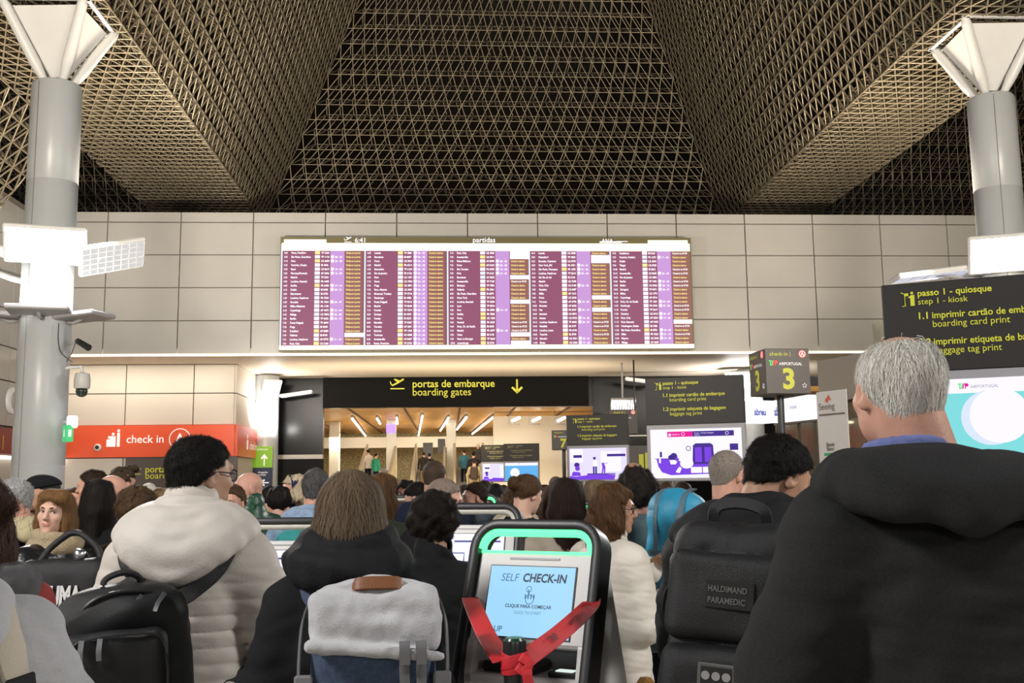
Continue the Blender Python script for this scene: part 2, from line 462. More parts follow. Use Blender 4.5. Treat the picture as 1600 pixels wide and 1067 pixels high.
# ------------------------------------------------------------------ people
def spline(pts, n):
    P = np.array(pts, float); P = np.vstack([2 * P[0] - P[1], P, 2 * P[-1] - P[-2]]); out = []
    m = len(P) - 3
    for t in np.linspace(0, m - 1e-6, n):
        i = int(t); u = t - i; a, b, c, d = P[i:i + 4]
        out.append(.5 * (2 * b + (c - a) * u + (2 * a - 5 * b + 4 * c - d) * u * u + (3 * b - a - 3 * c + d) * u ** 3))
    return np.array(out)
ARMS = {  # elbow, wrist (right side; the left is mirrored)
    'down': ((.262, -.03, 1.14), (.272, .04, .89)), 'phone': ((.245, .03, 1.13), (.10, .27, 1.17)), 'high': ((.23, .10, 1.16), (.10, .26, 1.36)),
    'fold': ((.25, .02, 1.13), (.03, .21, 1.08)), 'strap': ((.27, .05, 1.15), (.15, .17, 1.33)), 'pocket': ((.28, -.08, 1.13), (.21, .06, .96)),
    'reach': ((.27, .10, 1.17), (.22, .38, 1.20)), 'wide': ((.31, -.01, 1.15), (.35, .06, .92)), 'chin': ((.22, .12, 1.16), (.06, .20, 1.43)), 'low': ((.27, .0, 1.13), (.20, .20, .96))}
RES = [(.005, .008, .0065), (.0065, .012, .010), (.010, .018, .016)]
def rot_head(h): return _rz(math.radians(h[0])) @ _rx(math.radians(h[1])) @ _ry(math.radians(h[2] if len(h) > 2 else 0))

def hand_prims(sd, w, d, nrm, big, curl=.5):
    """palm, four fingers of different lengths bent at the knuckles and a thumb from the side of the palm"""
    d = d / np.linalg.norm(d); nrm = nrm - (nrm @ d) * d; nrm /= np.linalg.norm(nrm); x = np.cross(d, nrm)
    R = np.stack([x, nrm, d], 1)
    sd.rbox(w + d * .052, (.040, .014, .048), .013, R, k=.015)
    sd.cone(w - d * .03, w + d * .02, .026, .026, k=.02, sc=(1, 1, 1))
    rr = .0098 if not big else .012
    for i, (ox, L) in enumerate(((-.031, .068), (-.0105, .078), (.0105, .073), (.031, .056))):
        p = w + d * (.092 if i in (1, 2) else .085) + x * ox; a = .25 + curl * (.5 + .1 * i); q = d
        for s_ in (.45, .32, .25):
            q = d * math.cos(a) + nrm * math.sin(a) + x * ox * 2.2 * .4; q /= np.linalg.norm(q); e = p + q * L * s_
            sd.cone(p, e, rr, rr * .92, k=.004, mg=.03); p = e; a += curl * .9
    sgn = -1
    p = w + d * .028 + x * sgn * .036; e = p + d * .030 + x * sgn * .022 + nrm * .018; sd.cone(p, e, .0125, .0112, k=.012, mg=.03)
    sd.cone(e, e + d * .030 + nrm * .014, .011, .0095, k=.004, mg=.03)

def head_prims(sd, Mh, c0, hs, fine):
    P = lambda *p: Mh @ (np.array(p) * hs) + c0
    def E(c, r, k=.02, op='u', R=None): sd.ell(P(*c), np.array(r) * hs, Mh if R is None else Mh @ R, k * hs, op)
    def Cn(a, b, ra, rb, k=.02, op='u'): sd.cone(P(*a), P(*b), ra * hs, rb * hs, k * hs, op)
    E((0, -.012, .035), (.076, .097, .085)); E((0, .03, -.02), (.062, .066, .085), .03); E((0, .034, -.062), (.05, .055, .046), .03); E((0, .078, -.096), (.019, .016, .015), .025)
    for s in (-1, 1):
        E((s * .042, .062, -.016), (.022, .022, .02), .02)
        E((s * .077, -.006, -.006), (.010, .021, .032), .008, R=_rz(s * -.45) @ _rx(-.2)); E((s * .088, -.002, -.002), (.006, .011, .017), .006, 's', _rz(s * -.45))
    Cn((-.034, .083, .037), (.034, .083, .037), .012, .012); Cn((0, .090, .026), (0, .113, -.016), .008, .0115, .012)
    if fine:
        for s in (-1, 1):
            E((s * .011, .101, -.022), (.008, .010, .007), .008); E((s * .031, .100, .014), (.018, .016, .011), .010, 's')
        E((0, .093, -.046), (.023, .010, .0055), .006); E((0, .092, -.0565), (.019, .011, .006), .006); Cn((-.02, .106, -.0513), (.02, .106, -.0513), .002, .002, .003, 's')

def person(label, px, top, Y, face, head=(0, 0, 0), res=2, fem=False, b=1.0, tone='fair', hair=('short', (.03, .02, .015)), topw=None, legs=None,
           arms=('down', 'down'), lean=0.0, face_on=False, glasses=None, cap=None, beard=None, group=None, cat='person', xoff=0, z0=0.0, extra_arm=None, seed=0, hscale=1.0, scarf=None, curl=(.5, .5), shoes=True, scarf_name='scarf'):
    h0, h1, hc = RES[res]
    sh = (.178 if not fem else .155) * b; Mh = rot_head(head)
    sy = lambda p: np.array([p[0], p[1] + lean * max(0, p[2] - .95), p[2]])
    piv = sy((xoff, .005, 1.555)); hs = .97 * hscale if not fem else .94 * hscale
    c0 = piv + Mh @ np.array([0, .024, .083]) * hs
    crown = (Mh @ (np.array([0, -.012, .035]) * hs) + c0)[2] + .086 * hs
    ht = {'short': .014, 'bald': 0, 'fringe': .008, 'curly': .045, 'afro': .05, 'buzz': .004, 'quiff': .03}.get(hair[0], .018)
    if cap: ht = .02
    wp = at(px, top, Y); Sx = (wp[2] - z0) / (crown + ht)
    Rw = _rz(math.radians(face)); off = Rw @ (c0 * Sx); base = np.array([wp[0] - off[0], Y - off[1], z0])
    W = lambda v: np.asarray(v, float) @ (Rw.T * Sx) + base
    rt = root('person', base, label, cat, group)
    # skeleton
    J = []
    for s, a in ((-1, arms[0]), (1, arms[1])):
        e, w = (ARMS[a] if isinstance(a, str) else a)
        kx = sh / .178 if isinstance(a, str) else 1
        J.append((sy((s * sh, -.01, 1.372)), sy((s * e[0] * kx, e[1], e[2])), sy((s * w[0] * (kx if a in ('down', 'wide', 'pocket') else 1), w[1], w[2])), s))
    allp = np.array([p for j in J for p in j[:3]] + [c0])
    xm = max(.30, np.abs(allp[:, 0]).max() + .19); y0 = min(-.22, allp[:, 1].min() - .15) ; y1 = max(.2, allp[:, 1].max() + .22)
    # body: one continuous surface
    hx = c0[0]
    sd = SDF(axis((-xm, hx - .13, h1), (hx - .13, hx + .13, h0), (hx + .13, xm, h1)), axis((y0, c0[1] - .16, h1), (c0[1] - .16, min(y1, c0[1] + .17), h0), (min(y1, c0[1] + .17), y1 + .01, h1)), axis((-.01, 1.44, h1), (1.44, c0[2] + .17, h0)))
    cl = lambda z: lean * max(0, z - .95)
    sd.loft([(.84, .15, .095, 0), (1.0, .135 * b, .09, 0), (1.1, .125 * b, .085, cl(1.1)), (1.28, .145 * b, .095, cl(1.28)), (1.40, .14 * b, .08, cl(1.4) - .01), (1.46, .08, .06, cl(1.46) - .015)], e=2)
    nk = .051 if fem else .060
    sd.cone(sy((0, -.018, 1.42)), piv + (Mh @ np.array([0, -.012, .05])), nk * 1.08, nk, k=.03)
    for (s_, e_, w_, s) in J:
        sd.cone(sy((s * .05, -.015, 1.44)), s_, .05, .052, k=.03); sd.cone(s_, e_, .045, .036, k=.02); sd.cone(e_, w_, .037, .024, k=.02)
    for s in (-1, 1):
        sd.cone((s * .085, 0, .88), (s * .10, .012, .49), .075, .048, k=.03); sd.cone((s * .10, .012, .49), (s * .105, -.02, .07), .048, .034, k=.02)
        sd.cone((s * .105, -.03, .05), (s * .115, .11, .035), .034, .026, k=.02)
    head_prims(sd, Mh, c0, hs, face_on or res == 0)
    for (s_, e_, w_, s), cu in zip(J, curl):
        d = w_ - e_; nrm = np.array([-s, .25, -.1]) if abs(d[2]) > .15 else np.array([0.0, -.2, 1.0]) * -1
        if s < 0: pass
        hand_prims(sd, w_, d, nrm, res == 2, cu)
    v, f = sd.mesh()
    sk = skin(tone); lip = mat('lips ' + tone, [c * k for c, k in zip(sk.node_tree.nodes['Principled BSDF'].inputs['Base Color'].default_value, (.85, .6, .62))], .4)
    bo = O('body', (W(v), f), [sk, lip], rt)
    if face_on:
        q = ((v - c0) @ Mh) / hs; c = q[f].mean(1)
        m = (((c[:, 0] / .026) ** 2 + ((c[:, 2] + .0515) / .0125) ** 2) < 1) & (c[:, 1] > .085)
        bo.data.polygons.foreach_set('material_index', m.astype(np.int32))
        HP = lambda *p: Mh @ (np.array(p) * hs) + c0
        for s in (-1, 1):
            mb = MB(); mb.lathe([(.0117 * math.cos(t), .0117 * math.sin(t)) for t in np.linspace(-1.55, 1.55, 11)], n=16)
            ev, ef = mb.out(); O('eye', (W(ev * hs + HP(s * .031, .0795, .014)), ef), mat('eye white', (.72, .69, .66), .25), bo)
            gx = -.0035 if face_on != 'look' else .003
            mb = MB(); mb.lathe([(.0056 * math.cos(t), .0056 * math.sin(t)) for t in np.linspace(-1.55, 1.55, 9)], n=14)
            ev, ef = mb.out(); O('iris', (W(ev * hs + HP(s * .031 + gx, .0862, .0142)), ef), mat('iris', (.06, .045, .03), .15), bo)
            mb = MB(); mb.tube([W(HP(s * x, y, z)) for x, y, z in ((.014, .0965, .034), (.026, .0965, .0385), (.038, .090, .038), (.047, .080, .032))], [.0028, .0036, .003, .0015], 6)
            O('eyebrow', mb.out(), hairmat('brow', [c * .8 for c in hair[1]]), bo)
            mb = MB(); mb.tube([W(HP(s * x, y, z)) for x, y, z in ((.018, .0885, .015), (.025, .0925, .0205), (.033, .0925, .0215), (.041, .0895, .0185), (.046, .084, .013))], .0016 * hs, 5)
            O('eyelash', mb.out(), mat('lashes', (.03, .02, .015), .6), bo)
    # hair
    hk, hcol = hair[0], hair[1]
    if hk != 'bald':
        hh = {0: .006, 1: .0085, 2: .012}[res]
        long = hair[2] if len(hair) > 2 else 0
        lo = c0 - np.array([.19, .20, .17 + long]); hi = c0 + np.array([.19, .19, .19]); sh_ = SDF.uni(lo, hi, hh)
        t = {'short': .012, 'fringe': .004, 'buzz': .003, 'curly': .042, 'afro': .05, 'quiff': .012, 'bun': .010, 'bob': .018, 'long': .012, 'tail': .012}[hk]
        if len(hair) > 3: t = hair[3]
        HP = lambda *p: Mh @ (np.array(p) * hs) + c0
        sh_.ell(HP(0, -.014, .036), np.array((.077 + t * (.55 if hk in ('short', 'quiff') else 1), .098 + t, .086 + t)) * hs, Mh, mg=.09)
        if hk in ('short', 'fringe', 'buzz', 'quiff'):
            sh_.ell(HP(0, -.055, -.02), np.array((.056 + t * .4, .047 + t * .4, .065)) * hs, Mh, k=.02, mg=.08)
        sl = {'fringe': (0, .78, -1, -.012), 'curly': (0, .8, -1, -.012), 'afro': (0, .8, -1, -.02), 'short': (0, .92, -1, .016), 'quiff': (0, .92, -1, .02), 'buzz': (0, .9, -1, .014), 'long': (0, .8, -1, .022), 'bob': (0, .8, -1, .012), 'bun': (0, .85, -1, .014)}.get(hk, (0, .80, -1, 0))
        sh_.plane(Mh @ np.array(sl[:3]) / np.linalg.norm(sl[:3]), HP(0, 0, sl[3]), .012)
        if hk == 'quiff': sh_.ell(HP(0, .055, .125), np.array((.055, .05, .03)), Mh @ _rx(.35), k=.03, mg=.08)
        if hk == 'fringe':
            sh_.ell(HP(0, .03, .13), np.array((.052, .085, .045)), Mh, k=.03, op='s', mg=.08)
        if hk in ('long', 'bob', 'tail'):
            Ry = _rz(math.radians(head[0])); P2 = lambda *p: Ry @ (np.array(p) * hs) + c0
            wide = {'long': .92, 'bob': 1.25, 'tail': .90}[hk]
            for a in np.radians(np.linspace(-112, 112, 11)):
                sa, ca = math.sin(a), math.cos(a)
                A = HP(sa * .074 * min(1, wide), -ca * .086 - .012, .018); ed = long * (1 - .12 * abs(math.sin(3 * a + seed)))
                B = P2(sa * .088 * wide, -ca * .098 - .014, -.05 if long > .12 else -long * .6); 
                C = P2(sa * .085 * wide * (1.05 if hk != 'tail' else .55), -ca * .09 * wide - .03 - (.02 if long > .2 else 0), -ed)
                rk = .68 if hk == 'long' else 1
                sh_.cone(A, B, .026 * rk, .030 * wide * rk, k=.03, mg=.06); sh_.cone(B, C, .030 * wide * rk, .020 * wide * rk, k=.03, mg=.06)
            if hk == 'long':
                if face_on: sh_.ell(HP(0, .105, .050), np.array((.050, .05, .048)) * hs, Mh, k=.015, op='s', mg=.06)
                for s in (-1, 1): sh_.ell(HP(s * .035, .035, .098), (.045, .045, .024), Mh @ _rx(-.5), k=.02, mg=.06)
        if hk == 'bun':
            sh_.ell(HP(0, -.125, .05), np.array((.042, .038, .042)), Mh, k=.015, mg=.06)
        if hk in ('curly', 'afro', 'bob', 'quiff'): sh_.wob(.010, 75, seed + 3)
        elif hk == 'short': sh_.wob(.003, 95, seed + 3); sh_.wob(.0015, 210, seed + 4)
        elif hk not in ('buzz', 'fringe'): sh_.wob(.003, 70, seed + 3, (1, 1, .35))
        hm = sh_.mesh(); M = hairmat('%.2f %.2f %.2f' % tuple(hcol), hcol)
        N = {0: 7000, 1: 1500, 2: 0}[res]
        if hk == 'buzz': N = N // 2
        if N and len(hm[0]):
            cr = HP(0, -.06, .10)
            kw = {'short': (.022, .1, .0015), 'fringe': (.075, .62, 0), 'buzz': (.010, .2, 0), 'curly': (.07, .2, .006), 'afro': (.05, .0, .008), 'quiff': (.05, .15, 0), 'bun': (.10, -.25, 0), 'bob': (.12, .75, .004), 'long': (.22, .85, .001), 'tail': (.16, .8, 0)}[hk]
            if len(hair) > 4: kw = hair[4]
            Vst = hm[0]
            if hk == 'fringe':
                Vb = sd.mesh()[0] if False else v
                q = ((Vb - c0) @ Mh) / hs; top_ = Vb[(q[:, 2] > .085) & (q[:, 1] < .085)]
                st2 = strands(sh_, 500, .06, HP(0, .05, .13), -.3, 0, .0012, 6, seed + 5, .004, .35, None, top_) if len(top_) else None
            st = strands(sh_, N, kw[0], cr, kw[1], kw[2], (.0017 if res == 0 else .003) , 6 if res == 0 else 5, seed + 2, {'buzz': .003, 'fringe': .0035, 'short': .0045}.get(hk, .006), .28 if hk in ('long', 'tail', 'bob') else .2 if hk == 'fringe' else .5, None, Vst)
            hm = join(hm, st)
            if hk == 'fringe' and st2 is not None: hm = join(hm, st2)
        if len(hm[0]): O('hair', (W(hm[0]), hm[1]), M, rt)
    if beard:
        sb = SDF.uni(c0 - .15, c0 + .15, max(h0, .006)); HP = lambda *p: Mh @ (np.array(p) * hs) + c0
        sb.ell(HP(0, .03, -.058), np.array((.056, .064, .056)) * hs, Mh, mg=.08); sb.ell(HP(0, .078, -.096), np.array((.024, .022, .022)) * hs, Mh, k=.02, mg=.07)
        sb.plane(Mh @ np.array((0, -.30, .95)), HP(0, .045, -.055), .01); sb.wob(.002, 90, 4); q = sb.mesh()
        if res < 2 and len(q[0]): q = join(q, strands(sb, 1200, .02, HP(0, 0, .1), .5, 0, .0016, 4, 8, .003, .5, None, q[0]))
        if len(q[0]): O('beard', (W(q[0]), q[1]), hairmat('beard%.2f' % hcol[0], [c * .9 for c in hcol]), rt)
    # upper garment
    tp = dict(kind='jacket', m=None, t=.016, hem=.80, collar='crew', hood=None, fold=.006, ff=16, quilt=None, flare=1.0, sleeve=1.0); tp.update(topw or {})
    t = tp['t']; hemz = tp['hem']
    ts = SDF.uni((-xm, y0, hemz - .06), (xm, y1 - .04, 1.66), tp.get('hc', hc))
    bx = (sh / .178)
    hipw = (.158 if not fem else .165) * tp['flare']
    ring = [(hemz, hipw * b + t + .02, .115 + t, cl(hemz)), (1.0, hipw * .96 * b + t + .012, .108 + t, cl(1.0)), (1.12, .145 * b + t + .008, .098 + t, cl(1.12)), (1.28, .158 * b + t, .108 + t, cl(1.28)), (1.36, .150 * b + t, .095 + t, cl(1.36) - .01), (1.43, .108 * b + t * .5, .074 + t * .6, cl(1.43) - .015), (1.49, .070 + t * .3, .062 + t * .3, cl(1.49) - .01)]
    if hemz > .99: ring = [ring[0]] + ring[2:]
    ts.loft(ring, e=2.35)
    for (s_, e_, w_, s) in J:
        sl = tp['sleeve']
        ts.cone(sy((s * .05, -.014, 1.438)), s_ + np.array([-s * .012, 0, .0]), .046 + t * .6, .060 + t, k=.03)
        ts.cone(s_, e_, (.060 + t) * sl, (.050 + t) * sl, k=.035, wr=(tp['fold'] * .4, 3, seed))
        d = (w_ - e_); ts.cone(e_, e_ + d * .93, (.050 + t) * sl, (.034 + t) * sl, k=.025, wr=(tp['fold'] * .7, 3.5, seed + 2))
    if tp['collar'] == 'stand': ts.cone(sy((0, -.012, 1.44)), sy((xoff * .5, .004, 1.545)), .082 + t * .4, .072 + t * .4, k=.02)
    elif tp['collar'] == 'shirt': ts.cone(sy((0, -.012, 1.44)), sy((xoff * .5, .0, 1.525)), .078, .068, k=.015)
    else: ts.cone(sy((0, -.012, 1.43)), sy((xoff * .5, -.002, 1.518)), .080, .066, k=.02)
    ts.cone(sy((0, -.008, 1.50)), sy((xoff, .012, 1.62)), nk + .006, nk + .012, k=.006, op='s')
    if tp['quilt']: ts.quilt(tp['quilt'][0], tp['quilt'][1], hemz, tp.get('qtop', 1.52))
    ts.wob(tp['fold'], tp['ff'], seed + 11, (1, 1, .8)); ts.wob(tp['fold'] * .5, tp['ff'] * 2.6, seed + 12, (1, 1, 1.3))
    if res < 2: ts.wob(tp['fold'] * .22, tp['ff'] * 6, seed + 13, (.6, .6, 1.4))
    tm = tp['m'] or cloth('dark', (.012, .012, .013))
    q = ts.mesh(); names = {'jacket': 'jacket', 'coat': 'coat', 'sweater': 'sweater', 'hoodie': 'hooded_jacket', 'vest': 'vest'}
    jo = O(names[tp['kind']], (W(q[0]), q[1]), tm, rt)
    ring_pts = None
    if tp['hood']:
        k = {'down': 1.0, 'big': 1.3, 'wrap': 1.15}[tp['hood']]
        hd = SDF.uni((-.33, -.36 + cl(1.4), 1.20), (.33, .2 + cl(1.5), 1.70), hc); HY = lambda x, y, z: sy((x, y, z))
        if tp['hood'] == 'wrap':
            for a, z, r in ((0, 1.56, .042), (1, 1.50, .052)):
                pts = [(math.sin(w_) * (.098 + .03 * a), -math.cos(w_) * (.092 + .04 * a), z - .02 * math.cos(w_)) for w_ in np.linspace(-2.6, 2.6, 14)]
                for p_, q_ in zip(pts[:-1], pts[1:]): hd.cone(HY(*p_), HY(*q_), r, r, k=.02, mg=.06)
            hd.wob(.008, 26, seed + 5, (1, 1, 1.8))
        else:
            zc = 1.50
            hb = tp.get('hb', 0); path = spline([(-.07, .10, 1.40), (-.115 * k, .04, 1.455), (-.15 * k, -.05, 1.465), (-.105 * k, -.125 - t, 1.41 + hb * .4), (-.045 * k, -.15 - t, 1.365 + hb), (0, -.158 - t, 1.345 + hb), (.045 * k, -.15 - t, 1.365 + hb), (.105 * k, -.125 - t, 1.41 + hb * .4), (.15 * k, -.05, 1.465), (.115 * k, .04, 1.455), (.07, .10, 1.40)], 24)
            for p_, q_ in zip(path[:-1], path[1:]): hd.cone(HY(*p_), HY(*q_), .022, .022, k=.03, mg=.06)
            for f_ in (.25, .5, .75):      # the cloth between the neck edge and the hanging rim
                nz = tp.get('hz', 0); neck = spline([(-.05, .07, 1.44), (-.078, .02, 1.505 + nz), (-.08, -.035, 1.515 + nz), (-.06, -.07, 1.522 + nz), (0, -.085, 1.525 + nz), (.06, -.07, 1.522 + nz), (.08, -.035, 1.515 + nz), (.078, .02, 1.505 + nz), (.05, .07, 1.44)], 24); neck[:, 0] += xoff * .6
                mid = path * f_ + neck * (1 - f_); mid[:, 1] -= .022 * math.sin(PI * f_) * (mid[:, 1] < -.02)
                for p_, q_ in zip(mid[:-1], mid[1:]): hd.cone(HY(*p_), HY(*q_), .026, .026, k=.035, mg=.06)
            for p_, q_ in zip(neck[:-1], neck[1:]): hd.cone(HY(*p_), HY(*q_), .017, .017, k=.02)
            hd.cone(HY(0, .0, 1.47), HY(0, .012, 1.66), nk + .008, nk + .02, k=.008, op='s')
            hd.wob(tp['fold'] * .6, 18, seed + 5, (1.6, 1, 1)); hd.wob(tp['fold'] * .35, 45, seed + 6)
            if tp['hood'] == 'big': seamp = hd.snap([HY(xoff * .6 * (1 - q_), -.10 - (.06 + t) * q_, (1.50 + nz) * (1 - q_) + (1.34 + hb) * q_) for q_ in np.linspace(.1, .95, 24)], .0005)
        hq = hd.mesh(); ho = O('hood', (W(hq[0]), hq[1]), tp.get('hm') or tm, jo)
        if tp['hood'] == 'big': mb = MB(); mb.tube(W(seamp[0]), 1, flat=(.0022, .0012), up=seamp[1] @ Rw.T); O('seam', mb.out(), tm, ho)
    if scarf:
        hd = SDF.uni((-.2, -.2 + cl(1.5), 1.36), (.2, .22 + cl(1.5), 1.62), hc)
        for a, z in ((0, 1.515), (1, 1.47)):
            pts = [(math.sin(w_) * (.085 + .02 * a), -math.cos(w_) * (.08 + .02 * a), z - .02 * math.cos(w_ + a)) for w_ in np.linspace(-3.1, 3.1, 14)]
            for p_, q_ in zip(pts[:-1], pts[1:]): hd.cone(sy(p_), sy(q_), .034, .034, k=.02)
        hd.wob(.005, 40, seed); hq = hd.mesh(); O(scarf_name, (W(hq[0]), hq[1]), scarf, rt)
    if tp.get('shirt'):
        hd = SDF.uni((-.2, -.16 + cl(1.5), 1.44), (.2, .16 + cl(1.5), 1.60), .006)
        for zc_ in (1.49, 1.503, 1.516, 1.529, 1.542):
            for w_ in np.linspace(0, 2 * PI, 20, endpoint=False):
                rr_ = nk + .013 - (zc_ - 1.49) * .10; xx = xoff * (.75 + (zc_ - 1.49) * 4)
                hd.cone(sy((xx + math.sin(w_) * rr_, -.006 - math.cos(w_) * rr_, zc_ - .010 * (1 - math.cos(w_)))), sy((xx + math.sin(w_ + .32) * rr_, -.006 - math.cos(w_ + .32) * rr_, zc_ - .010 * (1 - math.cos(w_ + .32)))), .010, .010, k=.006, mg=.02)
        hq = hd.mesh(); O('shirt_collar', (W(hq[0]), hq[1]), tp['shirt'], rt)
    # trousers and shoes
    tr = SDF.uni((-.26, -.2, .0), (.26, .22, 1.05), max(hc, .012))
    tr.loft([(.80, .165 * b, .115, 0), (.92, .165 * b, .118, 0), (1.02, .145 * b, .105, 0)])
    for s in (-1, 1):
        tr.cone((s * .085, 0, .86), (s * .10, .012, .49), .09, .066, k=.03); tr.cone((s * .10, .012, .49), (s * .105, -.02, .07), .066, .056, k=.02, wr=(.004, 4, s))
    tr.wob(.004, 20, seed); q = tr.mesh(); O('trousers', (W(q[0]), q[1]), legs or cloth('navy trousers', (.012, .014, .022)), rt)
    if shoes:
        for s in (-1, 1):
            so = SDF.uni((s * .11 - .08, -.13, -.005), (s * .11 + .08, .21, .16), .011)
            so.cone((s * .105, -.06, .045), (s * .118, .12, .035), .045, .042, k=.02); so.cone((s * .105, -.035, .05), (s * .105, -.03, .11), .048, .046, k=.02); so.plane((0, 0, -1), (0, 0, .002), .004)
            q = so.mesh(); O('shoe', (W(q[0]), q[1]), BLACKP, rt)
    HPW = lambda *p: W(Mh @ (np.array(p) * hs) + c0)
    if glasses:
        mb = MB()
        for s in (-1, 1):
            mb.tube([HPW(s * .031 + .023 * math.cos(a), .104 - .004 * abs(math.cos(a)), .012 + .018 * math.sin(a)) for a in np.linspace(0, 2 * PI, 18, endpoint=False)], .0022 * Sx, 6, closed=True)
            mb.tube([HPW(s * .054, .100, .016), HPW(s * .078, .07, .016), HPW(s * .085, .0, .016), HPW(s * .084, -.02, .0)], .0022 * Sx, 6)
        mb.tube([HPW(-.009, .108, .016), HPW(.009, .108, .016)], .0022 * Sx, 6); O('glasses', mb.out(), glasses, rt)
    if cap:
        cs = SDF.uni(c0 - .2, c0 + .24, .009); HP = lambda *p: Mh @ (np.array(p) * hs) + c0
        cs.ell(HP(0, -.006, .058), np.array((.094, .118, .072)), Mh @ _rx(.10), mg=.08); cs.plane(Mh @ np.array((0, -.15, -.99)), HP(0, 0, .042), .01)
        cs.ell(HP(0, .105, .058), np.array((.07, .055, .014)), Mh @ _rx(-.3), k=.012, mg=.06)
        q = cs.mesh(); O('flat_cap', (W(q[0]), q[1]), cap, rt)
    return dict(root=rt, W=W, S=Sx, Rw=Rw, base=base, top=ts, c0=c0, Mh=Mh, J=J, sy=sy, jo=jo, HPW=HPW, cl=cl, sh=sh, hs=hs)

# ------------------------------------------------------------------ backpacks
class Pack:
    """a backpack on a person's back: c = centre and R = turn in the wearer's frame; shapes are given in the pack's own frame, the wearer's side at +y"""
    def __init__(s, p, c, R, label, cat='backpack', name='backpack', hz=.2):
        s.p = p; s.c = np.array(c, float); s.R = R
        s.rt = root(name, p['W'](s.c + R @ np.array([0, 0, -hz])), label, cat)
    def T(s, v): return s.p['W'](np.asarray(v, float) @ s.R.T + s.c)
    def sdf(s, name, sd, m, parent=None, label=None):
        v, f = sd.mesh(); return O(name, (s.T(v), f), m, parent or s.rt, label=label)
    def mb(s, name, mb, m, parent=None, label=None, smooth=True):
        v, f = mb.out(); return O(name, (s.T(v), f), m, parent or s.rt, label=label, smooth=smooth, auto=40)
    def strap(s, side, m, w=.03, top=None, name='shoulder_strap', low=True, front=True, pts=None):
        p = s.p; sx = side; k = p['sh'] / .178; lc = p['cl']
        A = s.R @ np.array(top if top is not None else (sx * .075, .06, .17)) + s.c
        P = pts or [A, (sx * .10 * k, -.125 + lc(1.42), 1.43), (sx * .118 * k, -.05 + lc(1.5), 1.505), (sx * .125 * k, .05 + lc(1.46), 1.46), (sx * .135 * k, .125, 1.33), (sx * .165 * k, .11, 1.18), (sx * .205 * k, .0, 1.08), s.R @ np.array((sx * .13, .07, -.16)) + s.c]
        P = spline(P, 60); Q, N = p['top'].snap(P, .009)
        far = np.linalg.norm(Q - P, axis=1); wgt = np.clip(1.6 - far / .05, 0, 1)[:, None]; wgt[:3] *= .3
        Q = P * (1 - wgt) + Q * wgt
        for _ in range(2): Q[1:-1] = .25 * Q[:-2] + .5 * Q[1:-1] + .25 * Q[2:]
        mb = MB(); mb.tube(p['W'](Q), 1, flat=(w * p['S'] * (np.linspace(1, 1, 60)), .007), up=N @ p['Rw'].T)
        return O(name, mb.out(), m, s.rt)
def band(mb, pts, w, t, up): return mb.tube(pts, 1, flat=(w, t), up=up)
# ------------------------------------------------------------------ the hall
HRm = HR
def HB(): return MB(HRm)
PANEL = mat('beige wall panels', (.345, .335, .32), .34, var=(.7, .06), spec=.4)
JOINT = mat('dark panel joint', (.14, .125, .105), .8)
CREAM = mat('cream plaster', (.64, .59, .52), .6, var=(.6, .03))
SOFF = mat('cream soffit', (.70, .60, .47), .5)
ORANGE = mat('orange red glossy band', (.86, .115, .045), .30, spec=.4)
BLACKG = mat('black glass', (.006, .006, .007), .22, spec=.10)
CHAR = mat('charcoal cladding', (.016, .016, .017), .7, spec=.1)
def panel_wall(us, zs, v0, th=.05, gap=.012):
    """panels in the plane v = v0, front towards the viewer"""
    m = HB()
    for a, b in zip(us[:-1], us[1:]):
        for c, d in zip(zs[:-1], zs[1:]): m.box((a + gap, v0, c + gap), (b - gap, v0 + th, d - gap), .004)
    return m
# floor
fl = mat('polished stone floor', (.42, .38, .33), .25, var=(2.2, .10), spec=.5)
S('floor', HB().box((-30, -30, -.1), (30, 62, 0)).out(), fl)
# back wall: panelled fascia over the passage to the gates
us = [-9.71] + [-8.02 + 1.69 * i for i in range(0, 18)]
w = S('wall_back', HB().box((-9.5, 24.05, 4.62), (22.5, 24.4, 8.0)).out(), JOINT)
S('wall_panels', panel_wall(us, [4.615, 5.40, 6.185, 6.97, 7.755, 8.01], 24.0).out(), PANEL, w)
S('ceiling_soffit', HB().box((-10, 24.03, 4.60), (22.5, 30, 4.75)).out(), SOFF)
S('trim_1', HB().box((-9.5, 23.99, 4.575), (20, 24.04, 4.605)).out(), glow('led strip', (1, .80, .55), 5))
# lower back wall on the left with its return
us = [-10.4] + [onv(x, 600, 25.9)[0] for x in (197, 303)] + [-5.38]; us[0] = us[1] - (us[2] - us[1])
zz = [3.08, 3.87, 4.60]
w = S('wall_left_rear', HB().box((-10.4, 25.95, 0), (-5.42, 29.5, 4.6)).out(), JOINT)
S('wall_panels', panel_wall(us, zz, 25.9).out(), CREAM, w)
S('wall_panels', panel_wall(us, [0, 1.1, 2.29], 25.9).out(), CREAM, w)
m = HB()
for c, d in zip(zz[:-1], zz[1:]): m.box((-5.42, 25.95, c + .012), (-5.34, 29.5, d - .012), .004)
m.box((-5.42, 25.95, 0), (-5.34, 29.5, 2.29)); S('wall_return', m.out(), CREAM, w)
